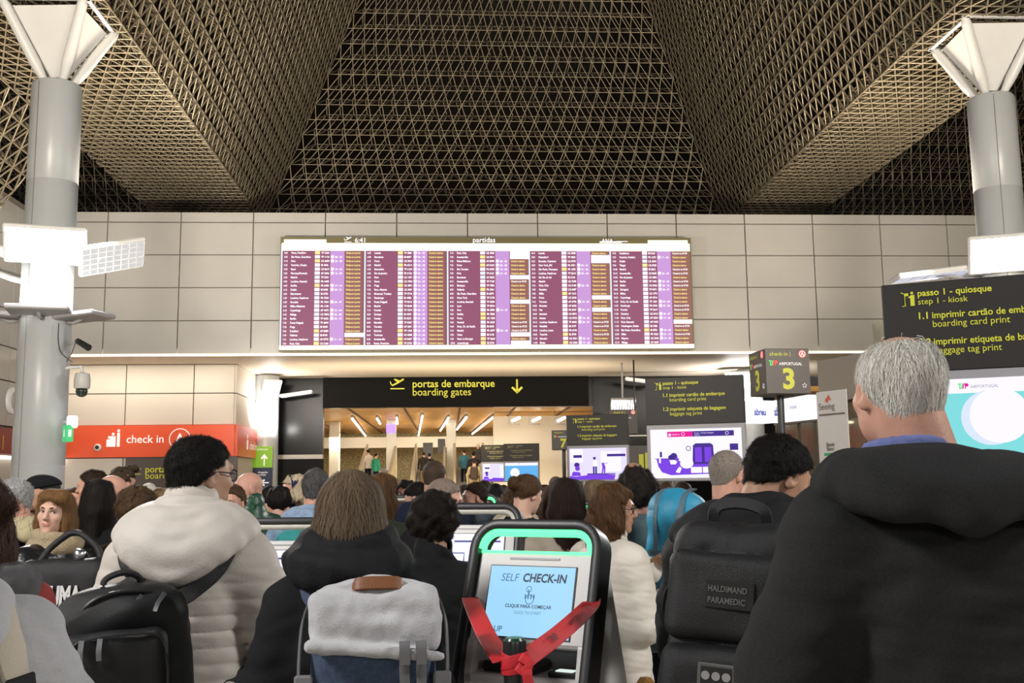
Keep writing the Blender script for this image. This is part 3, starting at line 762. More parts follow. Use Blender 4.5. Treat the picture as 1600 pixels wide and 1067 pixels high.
# left side wall
w = S('wall_left', HB().box((-10, 4, 0), (-9.56, 25.9, 7.9)).out(), JOINT)
m = HB()
for i in range(14):
    for c, d in zip([2.9, 3.87, 4.6, 5.40, 6.185, 6.97, 7.755][:-1], [2.9, 3.87, 4.6, 5.40, 6.185, 6.97, 7.755][1:]): m.box((-9.56, 4 + i * 1.69 + .012, c + .012), (-9.5, 4 + (i + 1) * 1.69 - .012, d - .012), .004)
S('wall_panels', m.out(), PANEL, w)
S('wall_plain', HB().box((-9.56, 4, 0), (-9.52, 25.9, 2.2)).out(), mat('grey plaster', (.42, .39, .34), .6), w)
m = HB().box((-9.56, 12, 2.3), (-9.42, 25.9, 2.85)); sg = tag(O('wall_sign', m.out(), mat('dark red band', (.16, .018, .012), .4), smooth=False), 'dark red band with yellow check in lettering on the left side wall', 'sign')
m = MB(HR @ _rz(PI / 2), H(-9.41, 0, 0))
for k in range(5): m.text('check in |', 17.2 + 1.9 * k, 2.46, .34)
O('lettering', m.out(), YEL, sg, smooth=False)
O('light_strip', HB().box((-9.5, 12, 2.2), (-9.44, 25.9, 2.27)).out(), glow('strip light', (1, .93, .8), 3), sg, smooth=False)
# wall behind the viewer's right: dark shop glazing and the far right wall
w = S('wall_right', HB().box((14.5, 6, 0), (15, 24.0, 8)).out(), PANEL)
# black glazing and portal behind the soffit
PV = 29.5
m = HB(); m.box((-5.34, PV, 2.42), (-3.62, PV + .3, 4.6)); m.box((4.13, PV, 0), (9.5, PV + .3, 4.6)); m.box((-3.62, PV + .02, 3.74), (4.13, PV + .3, 4.6))
S('wall_portal', m.out(), BLACKG)
S('wall_portal_base', HB().box((-5.34, PV, 0), (-3.62, PV + .3, 2.30)).out(), CHAR)
S('trim_2', HB().box((-5.34, PV - .02, 2.30), (-3.62, PV + .3, 2.42)).out(), mat('pale metal rail', (.5, .47, .43), .4))
S('trim_3', HB().box((4.13, PV - .02, 2.85), (9.5, PV, 2.89)).out(), mat('pale metal rail', (.5, .47, .43), .4))
sg = root('gate_sign', H(0.2, PV - .12, 3.74), 'long black overhead sign reading portas de embarque boarding gates above the wide opening', 'sign')
O('sign_panel', HB().box((-3.62, PV - .12, 3.74), (4.0, PV + .02, 4.6)).out(), mat('black gate sign', (.009, .0085, .008), .85, spec=.05), sg, smooth=False)
m = MB(HR, H(0, PV - .125, 0))
ux, uz = onv(644, 605, PV - .12); m.text('portas de embarque', ux, uz, .30, bold=.012, sx=.965); ux, uz = onv(644, 618, PV - .12); m.text('boarding gates', ux, uz, .30, sx=.965)
def plane_icon(m, x, z, s):
    m.flat([(x, z + .28 * s), (x + .16 * s, z + .24 * s), (x + .46 * s, z + .40 * s), (x + .86 * s, z + .66 * s), (x + .98 * s, z + .66 * s), (x + .96 * s, z + .56 * s), (x + .45 * s, z + .26 * s), (x + .14 * s, z + .12 * s)])
    m.flat([(x + .48 * s, z + .40 * s), (x + .22 * s, z + .62 * s), (x + .34 * s, z + .66 * s), (x + .70 * s, z + .52 * s)]); m.flat([(x, z + .28 * s), (x + .1 * s, z + .25 * s), (x + .02 * s, z + .46 * s), (x - .05 * s, z + .48 * s)])
    m.rect(x, z - .1 * s, x + s, z - .02 * s)
ux, uz = onv(610, 606, PV - .12); plane_icon(m, ux, uz, .40)
ux, uz = onv(808, 614, PV - .12); m.rect(ux - .025, uz, ux + .025, uz + .40); m.flat([(ux, uz - .02), (ux + .17, uz + .15), (ux + .12, uz + .19), (ux, uz + .07), (ux - .12, uz + .19), (ux - .17, uz + .15)])
O('lettering', m.out(), YEL, sg, smooth=False)

# room beyond the opening
S('ceiling_lounge', HB().box((-14, PV + .3, 4.15), (12, 54, 4.3)).out(), mat('orange wood ceiling', (.62, .33, .10), .45, var=(2, .2), stretch=(1, 8, 1)))
m = HB()
for i in range(13): m.box((-13 + i * 1.9, PV + .3, 4.10), (-12.94 + i * 1.9, 53, 4.152))
S('trim_4', m.out(), mat('ceiling joints', (.10, .045, .015), .7))
S('wall_far', HB().box((-14, 53.5, 0), (12, 54, 4.3)).out(), mat('dim gold wall', (.27, .21, .09), .5, var=(14, .5)))
S('trim_5', HB().box((-14, 49, 3.25), (12, 49.6, 3.75)).out(), CREAM)
S('wall_lounge_side', HB().box((-14.3, PV + .3, 0), (-14, 54, 4.3)).out(), CREAM)
u0, _ = onv(771, 700, 38); u1, _ = onv(930, 700, 38)
S('wall_cream', HB().box((u0, 38, 0), (12, 38.3, 4.0)).out(), CREAM)
S('wall_lounge_right', HB().box((12, PV + .3, 0), (12.3, 54, 4.3)).out(), CREAM)
lumi = glow('lounge tube light', (1, .93, .78), 6)
tubes = [((550, 654), (575, 686)), ((589, 654), (594, 662)), ((620, 653), (621, 662)), ((660, 650), (653, 685)), ((701, 653), (688, 673)), ((729, 652), (714, 671)), ((771, 652), (738, 678))]
lab = ['long slanting tube light over the left escalator', 'short tube light right of the longest left tube', 'short tube light above the middle column', 'long tube light right of the middle column', 'slanting tube light left of the right white column', 'slanting tube light right of the white column', 'longest tube light meeting the cream wall']
for (a, b), l in zip(tubes, lab):
    A, B = onz(*a, 4.02), onz(*b, 4.02)
    o = root('tube_light', (A + B) / 2, l + ' under the orange ceiling', 'ceiling light', 'tube lights under the orange ceiling')
    mb = MB(); mb.tube([A, B], .036, 8); O('lamp', mb.out(), lumi, o); mb = MB(); mb.tube([A + [0, 0, .08], B + [0, 0, .08]], .05, 6); O('housing', mb.out(), GREYM, o)
for px in (805, 837, 876):
    A, B = onv(px - 5, 658, 37.2), onv(px + 7, 652, 37.2)
    o = root('tube_light', H(A[0], 37.2, A[1]), {805: 'leftmost', 837: 'middle', 876: 'rightmost'}[px] + ' of three short tube lights in front of the cream wall', 'ceiling light', 'tube lights before the cream wall')
    mb = MB(); mb.tube([H(A[0], 37.0, A[1]), H(B[0], 37.4, B[1])], .055, 8); O('lamp', mb.out(), lumi, o)
    mb = MB(); mb.tube([H(A[0] - .1, 37.3, 4.15), H(A[0] - .1, 37.3, A[1] - .1), H(B[0], 37.3, A[1] - .1)], .02, 5); O('bracket', mb.out(), GREYM, o)
WCOL = mat('white column paint', (.74, .72, .66), .35)
for px, wpx, Y, lb in ((522, 16, 43, 'white square column at the left end of the lounge'), (611, 15, 42, 'white square column between the golden lounge walls'), (705, 15, 42, 'white square column beside the escalator with dark screens')):
    a, _ = onv(px - wpx / 2, 700, Y); b, _ = onv(px + wpx / 2, 700, Y)
    o = root('lounge_column', H((a + b) / 2, Y, 0), lb, 'column'); O('shaft', HB().box((a, Y, 0), (b, Y + .4, 4.15), .02).out(), WCOL, o, smooth=False)
    O('plinth', HB().box((a - .03, Y - .03, 0), (b + .03, Y + .43, .5), .01).out(), GREYM, o, smooth=False)
    if px == 611: O('display', HB().box((a, Y - .06, 3.62), (b, Y, 3.95)).out(), glow('violet display', (.35, .2, .9), 2), o, smooth=False)
    if px == 705: O('display', HB().box((a - .95, Y - .06, 2.45), (a - .55, Y, 3.2)).out(), BLACKP, o, smooth=False); O('display', HB().box((a - .35, Y - .06, 2.75), (a - .05, Y, 3.35)).out(), BLACKP, o, smooth=False)
area('lounge_light', H(-1, 34, 4.0), H(-1, 36, 0), 8, 1.5, 600, (1, .86, .62)); area('lounge_light', H(-1, 44, 4.0), H(-1, 46, 0), 9, 3, 950, (1, .88, .66))
area('lounge_light', H(0, 40, 1.2), H(0, 40, 4), 9, 6, 260, (1, .8, .5))
# escalators: a white balustrade with steps rising into the lounge
def escalator(pu, V0, lb, wd=1.0):
    o = root('escalator', H(pu, V0, 0), lb, 'escalator')
    m = HB()
    for i in range(22): m.box((pu - wd / 2, V0 + i * .34, 0), (pu + wd / 2, V0 + (i + 1) * .34, .10 * (i + 1)))
    O('steps', m.out(), GREYM, o, smooth=False)
    for s in (-1, 1):
        x = pu + s * (wd / 2 + .08); mb = MB(HR @ _rz(-PI / 2), H(x, 0, 0))
        mb.poly([(-(V0 - .6), 0), (-(V0 - .6), 1.0), (-(V0 + .3), 1.12), (-(V0 + 7.4), 3.1), (-(V0 + 7.4), 0)], -.05, .05); O('balustrade', mb.out(), mat('white balustrade', (.72, .66, .52), .35), o, smooth=False)
        m = MB(); m.tube([H(x, V0 - .7, .9), H(x, V0 - .6, 1.03), H(x, V0 + .3, 1.16), H(x, V0 + 7.4, 3.14)], .05, 8); O('handrail', m.out(), mat('pale handrail', (.45, .40, .30), .4), o)
escalator(onv(737, 740, 36)[0], 34.6, 'white escalator crowded with travellers right of the white column')
escalator(onv(668, 740, 37)[0], 34.9, 'pale escalator carrying the couple in the lounge middle')
escalator(onv(580, 740, 37)[0], 35, 'leftmost escalator in the lounge behind the ponytailed woman')

# ------------------------------------------------------------------ space-frame ceiling
S('ceiling_roof', HB().box((-32, -20, 16.5), (36, 60, 16.8)).out(), mat('black roof', (.008, .008, .008), .9))
TUBE = mat('bronze lattice tube', (.215, .18, .125), .40, .4, var=(1.5, .15))
def bars(A, B, r):
    """square bars between point arrays"""
    D = B - A; L = np.linalg.norm(D, axis=1); k = L > 1e-4; A, B, D = A[k], B[k], D[k] / L[k][:, None]
    ref = np.where(np.abs(D[:, 2:3]) < .9, np.array([[0, 0, 1.0]]), np.array([[1.0, 0, 0]]))
    X = np.cross(D, ref); X /= np.linalg.norm(X, axis=1)[:, None]; Y = np.cross(D, X)
    th = np.arange(4) * PI / 2; ring = np.cos(th)[None, :, None] * X[:, None] + np.sin(th)[None, :, None] * Y[:, None]
    v = np.concatenate([A[:, None] + ring * r, B[:, None] + ring * r], 1).reshape(-1, 3); b = (np.arange(len(A)) * 8)[:, None, None]
    q = np.array([[i, (i + 1) % 4, 4 + (i + 1) % 4, 4 + i] for i in range(4)])
    return v, (b + q[None]).reshape(-1, 4)
def lattice(c00, c10, c01, c11, n1, n2, nrm, depth, r=.017):
    """double-layer triangulated grid over a four-cornered patch (hall coordinates); rows run along the first side"""
    c = [np.array(q, float) for q in (c00, c10, c01, c11)]; nrm = np.array(nrm, float); nrm /= np.linalg.norm(nrm)
    def P(a, b): a = np.asarray(a)[..., None]; b = np.asarray(b)[..., None]; return (c[0] * (1 - a) + c[1] * a) * (1 - b) + (c[2] * (1 - a) + c[3] * a) * b
    A = []; B = []
    i, j = np.meshgrid(np.arange(n1), np.arange(n2 + 1), indexing='ij'); off = (j % 2) * .5
    cl = lambda x: np.clip(x / n1, 0, 1)
    f0 = P(cl(i + off), j / n2).reshape(-1, 3); f1 = P(cl(i + 1 + off), j / n2).reshape(-1, 3); A.append(f0); B.append(f1)
    A.append(P(np.zeros(n2 + 1), np.arange(n2 + 1) / n2)); B.append(P(np.full(n2 + 1, .5 / n1), np.arange(n2 + 1) / n2))
    i, j = np.meshgrid(np.arange(n1 + 1), np.arange(n2), indexing='ij'); off = (j % 2) * .5; up = 1 - 2 * (j % 2)
    p = P(cl(i + off), j / n2).reshape(-1, 3)
    for s in (.5, -.5):
        q = P(cl(i + off + s), (j + 1) / n2).reshape(-1, 3); A.append(p); B.append(q)
    # inner layer and webs
    i, j = np.meshgrid(np.arange(n1), np.arange(n2), indexing='ij'); off = (j % 2) * .5
    g = P(cl(i + .5 + off), (j + .4) / n2).reshape(-1, 3) + nrm * depth; g2 = P(cl(i + 1.5 + off), (j + .4) / n2).reshape(-1, 3) + nrm * depth
    A.append(g); B.append(g2)
    g3 = P(cl(i + .5 + ((j + 1) % 2) * .5), (j + 1.4).clip(0, n2) / n2).reshape(-1, 3) + nrm * depth; A.append(g); B.append(g3)
    for da, db in ((0, 0), (1, 0)):
        A.append(g); B.append(P(cl(i + off + da), (j + db) / n2).reshape(-1, 3))
    A = np.concatenate(A) @ HR.T; B = np.concatenate(B) @ HR.T
    return bars(A, B, r)
ZL = 8.75; VE = 28.0; V0 = 9.0
UL0, UL1, UR0, UR1 = -7.85, -5.10, 7.75, 10.05
up = 6.2; aL, aR, bE = .47, .40, .30
w = S('ceiling', lattice((UL0, V0, ZL), (UL1, V0, ZL), (UL0, VE, ZL), (UL1, VE, ZL), 11, 70, (0, 0, 1), .40, .0155), TUBE)
S('ceiling_lattice', lattice((UR0, V0, ZL), (UR1, V0, ZL), (UR0, VE, ZL), (UR1, VE, ZL), 9, 70, (0, 0, 1), .40, .0155), TUBE, w)
# sloping sides of the middle coffer, rows running towards the end wall
S('ceiling_lattice', lattice((UL1, V0, ZL), (UL1, VE, ZL), (UL1 + aL * up, V0, ZL + up), (UL1 + aL * up, VE - bE * up, ZL + up), 56, 20, (-1, 0, .4), .40), TUBE, w)
S('ceiling_lattice', lattice((UR0, V0, ZL), (UR0, VE, ZL), (UR0 - aR * up, V0, ZL + up), (UR0 - aR * up, VE - bE * up, ZL + up), 56, 20, (1, 0, .4), .40), TUBE, w)
# end wall of the middle coffer and of its neighbours
S('ceiling_lattice', lattice((UL1, VE, ZL), (UR0, VE, ZL), (UL1 + aL * up, VE - bE * up, ZL + up), (UR0 - aR * up, VE - bE * up, ZL + up), 28, 16, (0, 1, .3), .42, .0155), TUBE, w)
S('ceiling_lattice', lattice((UL0 - 9, VE, ZL), (UL0, VE, ZL), (UL0 - 9, VE - bE * up, ZL + up), (UL0 - aL * up, VE - bE * up, ZL + up), 30, 17, (0, 1, .3), .38, .014), TUBE, w)
S('ceiling_lattice', lattice((UR1, VE, ZL), (UR1 + 9, VE, ZL), (UR1 + aR * up, VE - bE * up, ZL + up), (UR1 + 9, VE - bE * up, ZL + up), 30, 17, (0, 1, .3), .38, .014), TUBE, w)
# outer flank down to the left side wall
S('ceiling_lattice', lattice((-9.2, 10, 6.9), (-9.2, 20.6, 6.9), (UL0 - .05, 10, ZL), (UL0 - .05, 20.6, ZL), 26, 6, (-.9, 0, .5), .38, .02), TUBE, w)
S('ceiling_lattice', lattice((-9.2, 10, 6.9), (-9.2, 20.6, 6.9), (-9.9, 10, ZL + .6), (-9.9, 20.6, ZL + .6), 26, 7, (-.9, 0, .2), .38, .02), TUBE, w)
S('ceiling_lattice', lattice((UR1, V0, ZL), (UR1, 15.5, ZL), (UR1 + 2.5, V0, ZL), (UR1 + 2.5, 15.5, ZL), 20, 7, (0, 0, 1), .4), TUBE, w)
S('ceiling_lattice', lattice((UL0 - 2.0, V0, ZL), (UL0 - 2.0, 16, ZL), (UL0, V0, ZL), (UL0, 16, ZL), 22, 7, (0, 0, 1), .4), TUBE, w)
# ------------------------------------------------------------------ columns with their lamps
GLOWW = glow('flood lamp lens', (1, .97, .92), 28)
GLOWS = glow('flood lamp lens dim', (1, .98, .95), .62)
def column_shape(o, cu, cv, r=.36, ztop=7.65, z0=0):
    c = H(cu, cv, 0); mb = MB(); mb.lathe([(r, z0), (r, 1.9), (r - .004, 1.905), (r - .004, 1.915), (r, 1.92), (r, 4.1), (r - .004, 4.105), (r - .004, 4.115), (r, 4.12), (r, 6.1), (r - .004, 6.105), (r - .004, 6.115), (r, 6.12), (r, ztop - .05), (r - .03, ztop), (.1, ztop + .01)], c, 40)
    O('shaft', mb.out(), mat('white column metal', (.46, .485, .50), .34, var=(2, .03)), o, auto=40)
    mb = MB()
    for a in (.9, -1.9):
        mb.tube([c + (r * 1.003) * np.array([math.cos(a), math.sin(a), 0]) + np.array([0, 0, z]) for z in (z0, ztop - .06)], .006, 4)
    O('seam', mb.out(), mat('column joint', (.25, .25, .25), .6), o)
    if ztop > 7:
        for sx in (-1, 1):
            for sy in (-1, 1):
                a = c + np.array([sx * .12, sy * .12, ztop - .02]); b = H(cu, cv, 0) + np.array([sx * .62, sy * .62, ZL + .05]); mb = MB()
                mb.cyl(a, a * .75 + b * .25, .05, .085, 14); mb.cyl(a * .75 + b * .25, a * .1 + b * .9, .085, .075, 14); mb.cyl(a * .1 + b * .9, b, .075, .04, 14); O('strut', mb.out(), WHITEP, o, auto=40)
        for k in range(4):
            a0 = k * PI / 2 + PI / 4; a1 = a0 + PI / 2; p = [c + np.array([.12 * math.cos(a), .12 * math.sin(a), ztop + .1]) for a in (a0, a1)] + [c + np.array([.72 * math.cos(a), .72 * math.sin(a), ZL - .05]) for a in (a1, a0)]
            n = np.array([math.cos((a0 + a1) / 2), math.sin((a0 + a1) / 2), 0]) * .02
            O('gusset', MB().add([q for q in p] + [q - n for q in p], [[0, 1, 2, 3], [7, 6, 5, 4], [0, 3, 7, 4], [1, 5, 6, 2], [0, 4, 5, 1], [3, 2, 6, 7]]).out(), WHITEP, o, smooth=False)
        fr = MB(HR, c + np.array([0, 0, ZL]))
        for s_ in (-.62, .62): fr.box((-.66, s_ - .03, -.02), (.66, s_ + .03, .04)); fr.box((s_ - .03, -.66, -.02), (s_ + .03, .66, .04))
        O('capital_frame', fr.out(), WHITEP, o, smooth=False)
def lamp(colc, ang, z, tilt, label, up=False, lens=GLOWW, w=.95, h=.55, arm=.42, grp=None, yaw=None, roll=0):
    """flat floodlight on a bracket: ang = direction from the column, tilt of its lens away from straight down"""
    d = np.array([math.cos(ang), math.sin(ang), 0]); p = colc + d * (.36 + arm) + np.array([0, 0, z])
    o = root('floodlight', p, label, 'floodlight', grp)
    Rz = _rz((ang if yaw is None else yaw) - PI / 2); R = Rz @ _ry(roll) @ _rx(tilt)
    O('housing', MB(R, p).box((-w / 2, -h / 2, 0), (w / 2, h / 2, .07), .02).out(), GREYM if up else WHITEP, o, smooth=False)
    zs = .072 if up else -.004; m = MB(R, p); g = MB(R, p)
    m.box((-w / 2 + .03, -h / 2 + .03, zs - .002), (w / 2 - .03, h / 2 - .03, zs + .002)); O('lens', m.out(), lens, o, smooth=False)
    for i in range(9): g.box((-w / 2 + .03 + i * (w - .06) / 8 - .006, -h / 2 + .03, zs - .008), (-w / 2 + .03 + i * (w - .06) / 8 + .006, h / 2 - .03, zs + .004))
    for i in range(6): g.box((-w / 2 + .03, -h / 2 + .03 + i * (h - .06) / 5 - .006, zs - .008), (w / 2 - .03, -h / 2 + .03 + i * (h - .06) / 5 + .006, zs + .004))
    O('grille', g.out(), WHITEP if not up else GREYM, o, smooth=False)
    a = MB(); a.tube([colc + d * .34 + np.array([0, 0, z - .03]), colc + d * .5 + np.array([0, 0, z - .05]), p + np.array([0, 0, .03])], .03, 8); O('bracket', a.out(), GREYM, o)
    return o
LC = H(*COLS[0], 0); RC = H(*COLS[1], 0)
colo = root('support_column', LC, 'round white support column at the left carrying floodlights and a dome camera', 'column'); column_shape(colo, *COLS[0])
colr = root('support_column', RC, 'round white support column at the right edge above the big kiosk sign', 'column'); column_shape(colr, *COLS[1])
c2 = at(415, 700, 28.3); c3 = at(1176, 700, 28.3)
o = root('support_column', (c2[0], c2[1], 0), 'narrow white column with green and navy direction panels beside the black glazing', 'column')
mb = MB(); mb.lathe([(.34, 0), (.34, 4.58)], (c2[0], c2[1], 0), 28); O('shaft', mb.out(), mat('white column metal', (.46, .485, .50), .34), o, auto=40)
gm = mat('green panel', (.20, .42, .02), .4, emit=(.2, .5, .02), es=.25); nv = mat('navy panel', (.012, .022, .07), .4); wl = mat('white lettering', (.85, .85, .85), .5, emit=(1, 1, 1), es=.3)
mb = MB(None, (c2[0], c2[1] - .36, 0)); mb.box((-.26, -.03, 2.05), (.28, .02, 2.62)); O('green_panel', mb.out(), gm, o, smooth=False)
mb = MB(None, (c2[0], c2[1] - .36, 0)); mb.box((-.26, -.03, 1.48), (.28, .02, 2.05)); O('navy_panel', mb.out(), nv, o, smooth=False)
mb = MB(None, (c2[0], c2[1] - .395, 0)); mb.rect(.05, 2.1, .08, 2.35); mb.flat([(.065, 2.42), (-.03, 2.3), (0, 2.27), (.065, 2.34), (.13, 2.27), (.16, 2.3)]); mb.rect(0, 1.63, .2, 1.66); mb.flat([(-.04, 1.645), (.07, 1.55), (.1, 1.58), (.03, 1.645), (.1, 1.71), (.07, 1.74)])
for z, t in ((2.52, 'embarque'), (1.90, 'chegadas'), (1.83, 'arrivals')): mb.text(t, -.14 if z > 2 else -.1, z, .075)
O('lettering', mb.out(), wl, o, smooth=False)
o = root('support_column', (c3[0], c3[1], 0), 'pale round column behind the middle kiosk sign', 'column')
mb = MB(); mb.lathe([(.34, 0), (.34, 4.58)], (c3[0], c3[1], 0), 28); O('shaft', mb.out(), mat('white column metal', (.46, .485, .50), .34), o, auto=40)
area('flood_light', (c3[0] - .2, c3[1] - .8, 3.4), (c3[0] - .4, c3[1], 4.6), .8, .4, 160, LIT); area('flood_light', (c2[0] + .3, c2[1] - .75, 3.2), (c2[0], c2[1], 4.3), .5, .3, 60, LIT)
area('soffit_light', H(0, 26.5, 3.3), H(0, 27, 4.7), 9, 1.6, 140, (1, .86, .68))
area('soffit_light', H(-7.6, 25.2, 4.4), H(-7.6, 25.8, 2.5), 4, .2, 26, (1, .88, .70))
# lamps on the left column (upper ring shining down and out, lower ring shining up)
A = math.radians
lamp(LC, A(-70), 5.02, A(48), 'blazing white floodlight on the front of the left column', arm=.25, w=1.1, h=.62)
lamp(LC, A(-14), 4.90, A(40), 'dimmer tilted floodlight with visible grid right of the left column', lens=GLOWS, arm=.74, w=.95, h=.55, yaw=A(-55), roll=A(16))
lamp(LC, A(200), 5.02, A(14), 'upper slim floodlight left of the left column', lens=GLOWS, arm=.35, w=.6, h=.8)
lamp(LC, A(160), 4.72, A(20), 'bluish slim floodlight left of the left column beneath the upper one', lens=glow('bluish lens', (.75, .78, 1), 1.2), arm=.35, w=.6, h=.7)
lamp(LC, A(-75), 4.06, A(4), 'grey floodlight facing up on the front of the left column', up=True, arm=.22, w=.85, h=.45)
lamp(LC, A(-15), 4.02, A(3), 'grey floodlight facing up on the right side of the left column', up=True, arm=.30, w=.55, h=.7)
lamp(LC, A(195), 4.05, A(3), 'grey floodlight facing up on the left side of the left column', up=True, arm=.30, w=.55, h=.7)
lamp(RC, A(-110), 4.95, A(52), 'blazing white floodlight on the front of the right column', arm=.25, w=1.1, h=.65)
lamp(RC, A(176), 4.75, A(-6), 'thin bluish floodlight seen edge on left of the right column', lens=glow('bluish lens', (.75, .78, 1), 1.2), arm=.75, w=.55, h=1.2)
lamp(c3 * [1, 1, 0], A(-100), 4.25, A(35), 'bright floodlight under the soffit above the middle kiosk sign', arm=.3, w=1.4, h=.6)
lamp(c3 * [1, 1, 0], A(178), 4.3, A(8), 'slim bluish floodlight beside the middle kiosk sign under the soffit', lens=glow('bluish lens', (.75, .78, 1), 1.2), arm=2.6, w=.35, h=1.0)
lamp(c2 * [1, 1, 0], A(-60), 4.2, A(50), 'bright floodlight at the top of the narrow white column', arm=.12, w=.5, h=.5)
lamp(c2 * [1, 1, 0], A(5), 4.05, A(8), 'slim floodlight reaching out over the black glazing', lens=GLOWS, arm=.45, w=.3, h=.9)
p = at(974, 634, 26.2); o = root('floodlight', p, 'striped floodlight above the check in sign with the red badge', 'floodlight'); Rr = _rx(A(50))
O('housing', MB(Rr, p).box((-.32, 0, -.22), (.32, .08, .22), .01).out(), GREYM, o, smooth=False)
m = MB(Rr, p)
for i in range(9): m.box((-.30 + i * .07, -.012, -.2), (-.26 + i * .07, .0, .2))
O('lens', m.out(), glow('striped lens', (1, .98, .95), 3), o, smooth=False)
m = MB(); m.tube([p + [0, .1, 0], (p[0], p[1] + .12, 4.62)], .025, 6); O('bracket', m.out(), GREYM, o)
# cables, cameras and signs on the left column
def cctv(px, py, label, dome):
    p = at(px, py, LC[1] - .1); o = root('security_camera', p, label, 'camera'); q = np.array([LC[0] + .33, LC[1] - .05, p[2]])
    mb = MB()
    if dome:
        mb.tube([q + [0, 0, .28], q + [.09, 0, .30], p + [-.02, 0, .30], p + [0, 0, .20]], .025, 8); O('bracket', mb.out(), WHITEP, o)
        mb = MB(); mb.lathe([(.02, .22), (.10, .20), (.115, .12), (.115, .0), (.10, -.02)], p, 24); O('housing', mb.out(), mat('pale grey plastic', (.55, .54, .52), .4), o, auto=40)
        mb = MB(); mb.lathe([(.075, -.015), (.085, -.06), (.07, -.115), (.03, -.14)], p, 20); O('dome', mb.out(), mat('dark dome', (.02, .03, .025), .1, spec=.7), o)
    else:
        mb.tube([q, q + [.12, 0, .02], p + [0, 0, .0]], .012, 6); O('bracket', mb.out(), GREYM, o)
        mb = MB(); mb.cyl(p + [-.12, .05, .06], p + [.10, -.06, -.06], .042, .05, 14); O('housing', mb.out(), BLACKP, o, auto=40)
cctv(128, 605, 'pale dome security camera on the right side of the left column', True)
cctv(131, 538, 'small black bullet camera on the left column above the dome camera', False)
mb = MB(); c = lambda x, y: at(x, y, LC[1] - .42)
mb.tube(spline([c(92, 505), c(91, 530), c(95, 550), c(108, 562), c(113, 565)], 20), .008, 6); mb.tube(spline([c(104, 565), c(112, 552), c(118, 535), c(121, 528)], 14), .006, 6)
tag(O('cable', mb.out(), mat('dark cable', (.05, .05, .05), .6), loc=c(95, 550)), 'thin dark cable hanging in a loop on the left column', 'cable')
p = at(106, 677, LC[1] - .3); o = root('exit_sign', p, 'small green exit sign on the left column below a white lamp', 'sign')
O('panel', MB(_rz(.7), p).box((-.05, -.09, -.12), (.05, .09, .12), .005).out(), mat('green exit', (.02, .35, .10), .4, emit=(.1, .8, .3), es=.4), o, smooth=False)
O('figure', MB(_rz(.7), p).box((-.02, -.092, -.05), (.02, -.088, .05)).box((-.052, -.02, -.05), (-.05, .02, .05)).out(), wl, o, smooth=False)
p = at(113, 659, LC[1] - .3); o = root('wall_lamp', p, 'small glowing square lamp on the left column above the exit sign', 'lamp')
O('diffuser', MB(_rz(.2), p).box((-.065, -.06, -.085), (.065, .06, .085), .02).out(), glow('emergency lamp', (1, .98, .92), 4), o, smooth=False); O('bracket', MB().box(p + [-.12, -.02, -.02], p + [-.05, .02, .02]).out(), GREYM, o, smooth=False)
v, z = onu(18, 626, -9.5); o = root('loudspeaker', H(-9.45, v, z), 'round white loudspeaker on the left side wall', 'loudspeaker')
mb = MB(_rz(AL) @ _ry(PI / 2), H(-9.5, v, z)); mb.lathe([(.30, 0), (.29, .05), (.2, .07)], (0, 0, 0), 28); O('rim', mb.out(), WHITEP, o, auto=40)
mb = MB(_rz(AL) @ _ry(PI / 2), H(-9.5, v, z)); mb.lathe([(.19, .071), (.18, .085)], (0, 0, 0), 28); O('grille', mb.out(), mat('speaker mesh', (.4, .38, .35), .6), o)

# ------------------------------------------------------------------ red check-in band
bd = root('checkin_band', H(-7, 25.8, 2.3), 'orange red check in band with white icons along the lower left wall', 'sign')
O('front_panel', HB().box((-10.4, 25.80, 2.30), (-5.28, 25.9, 3.08)).out(), ORANGE, bd, smooth=False); O('side_panel', HB().box((-5.34, 25.80, 2.30), (-5.26, 29.4, 3.08)).out(), ORANGE, bd, smooth=False)
m = MB(HR, H(0, 25.79, 0)); gx = lambda px, py: onv(px, py, 25.79)
x, z = gx(197, 692); m.text('check in', x, z, .275, bold=.006); x, z = gx(281, 686); m.ring(x, z, .265, .02); m.text('A', x, z - .15, .42, align='c')
x, z = gx(166, 698)
for k, (dx, hh) in enumerate(((.0, .18), (.09, .26), (.25, .34))): m.rect(x + dx, z, x + dx + (.13 if k < 2 else .07), z + hh); m.disc(x + dx + (.065 if k < 2 else .035), z + hh + .05, .035)
m2 = MB(HR @ _rz(PI / 2), H(-5.255, 0, 0)); v, z = onu(386, 693, -5.25); m2.rect(v, 2.5, v + .18, 2.75); m2.disc(v + .09, 2.83, .06); m2.text('check in', v + .4, 2.52, .30); m2.ring(v + 1.9, 2.64, .25, .02)
a, b = m.out(); c_, d_ = m2.out(); O('lettering', (np.concatenate([a, c_]), b + [[i + len(a) for i in q] for q in d_]), wl, bd, smooth=False)
x, z = gx(153, 699); o = root('security_camera', H(x, 25.7, z), 'tiny white dome camera on the orange red band', 'camera'); mb = MB(HR @ _rx(PI / 2), H(x, 25.8, z)); mb.lathe([(.09, 0), (.09, .04), (.06, .08)], n=18); O('housing', mb.out(), WHITEP, o)
mb = MB(HR @ _rx(PI / 2), H(x, 25.72, z)); mb.lathe([(.05, 0), (.03, .03)], n=14); O('dome', mb.out(), BLACKP, o)
x0, _ = gx(195, 735); sg = root('gate_sign', H(x0 + 1.4, 25.8, 1.62), 'dark grey gate sign with yellow lettering beneath the orange red band', 'sign')
O('sign_panel', HB().box((x0, 25.82, 1.55), (x0 + 2.7, 25.9, 2.29)).out(), mat('grey brown sign panel', (.085, .066, .058), .45), sg, smooth=False)
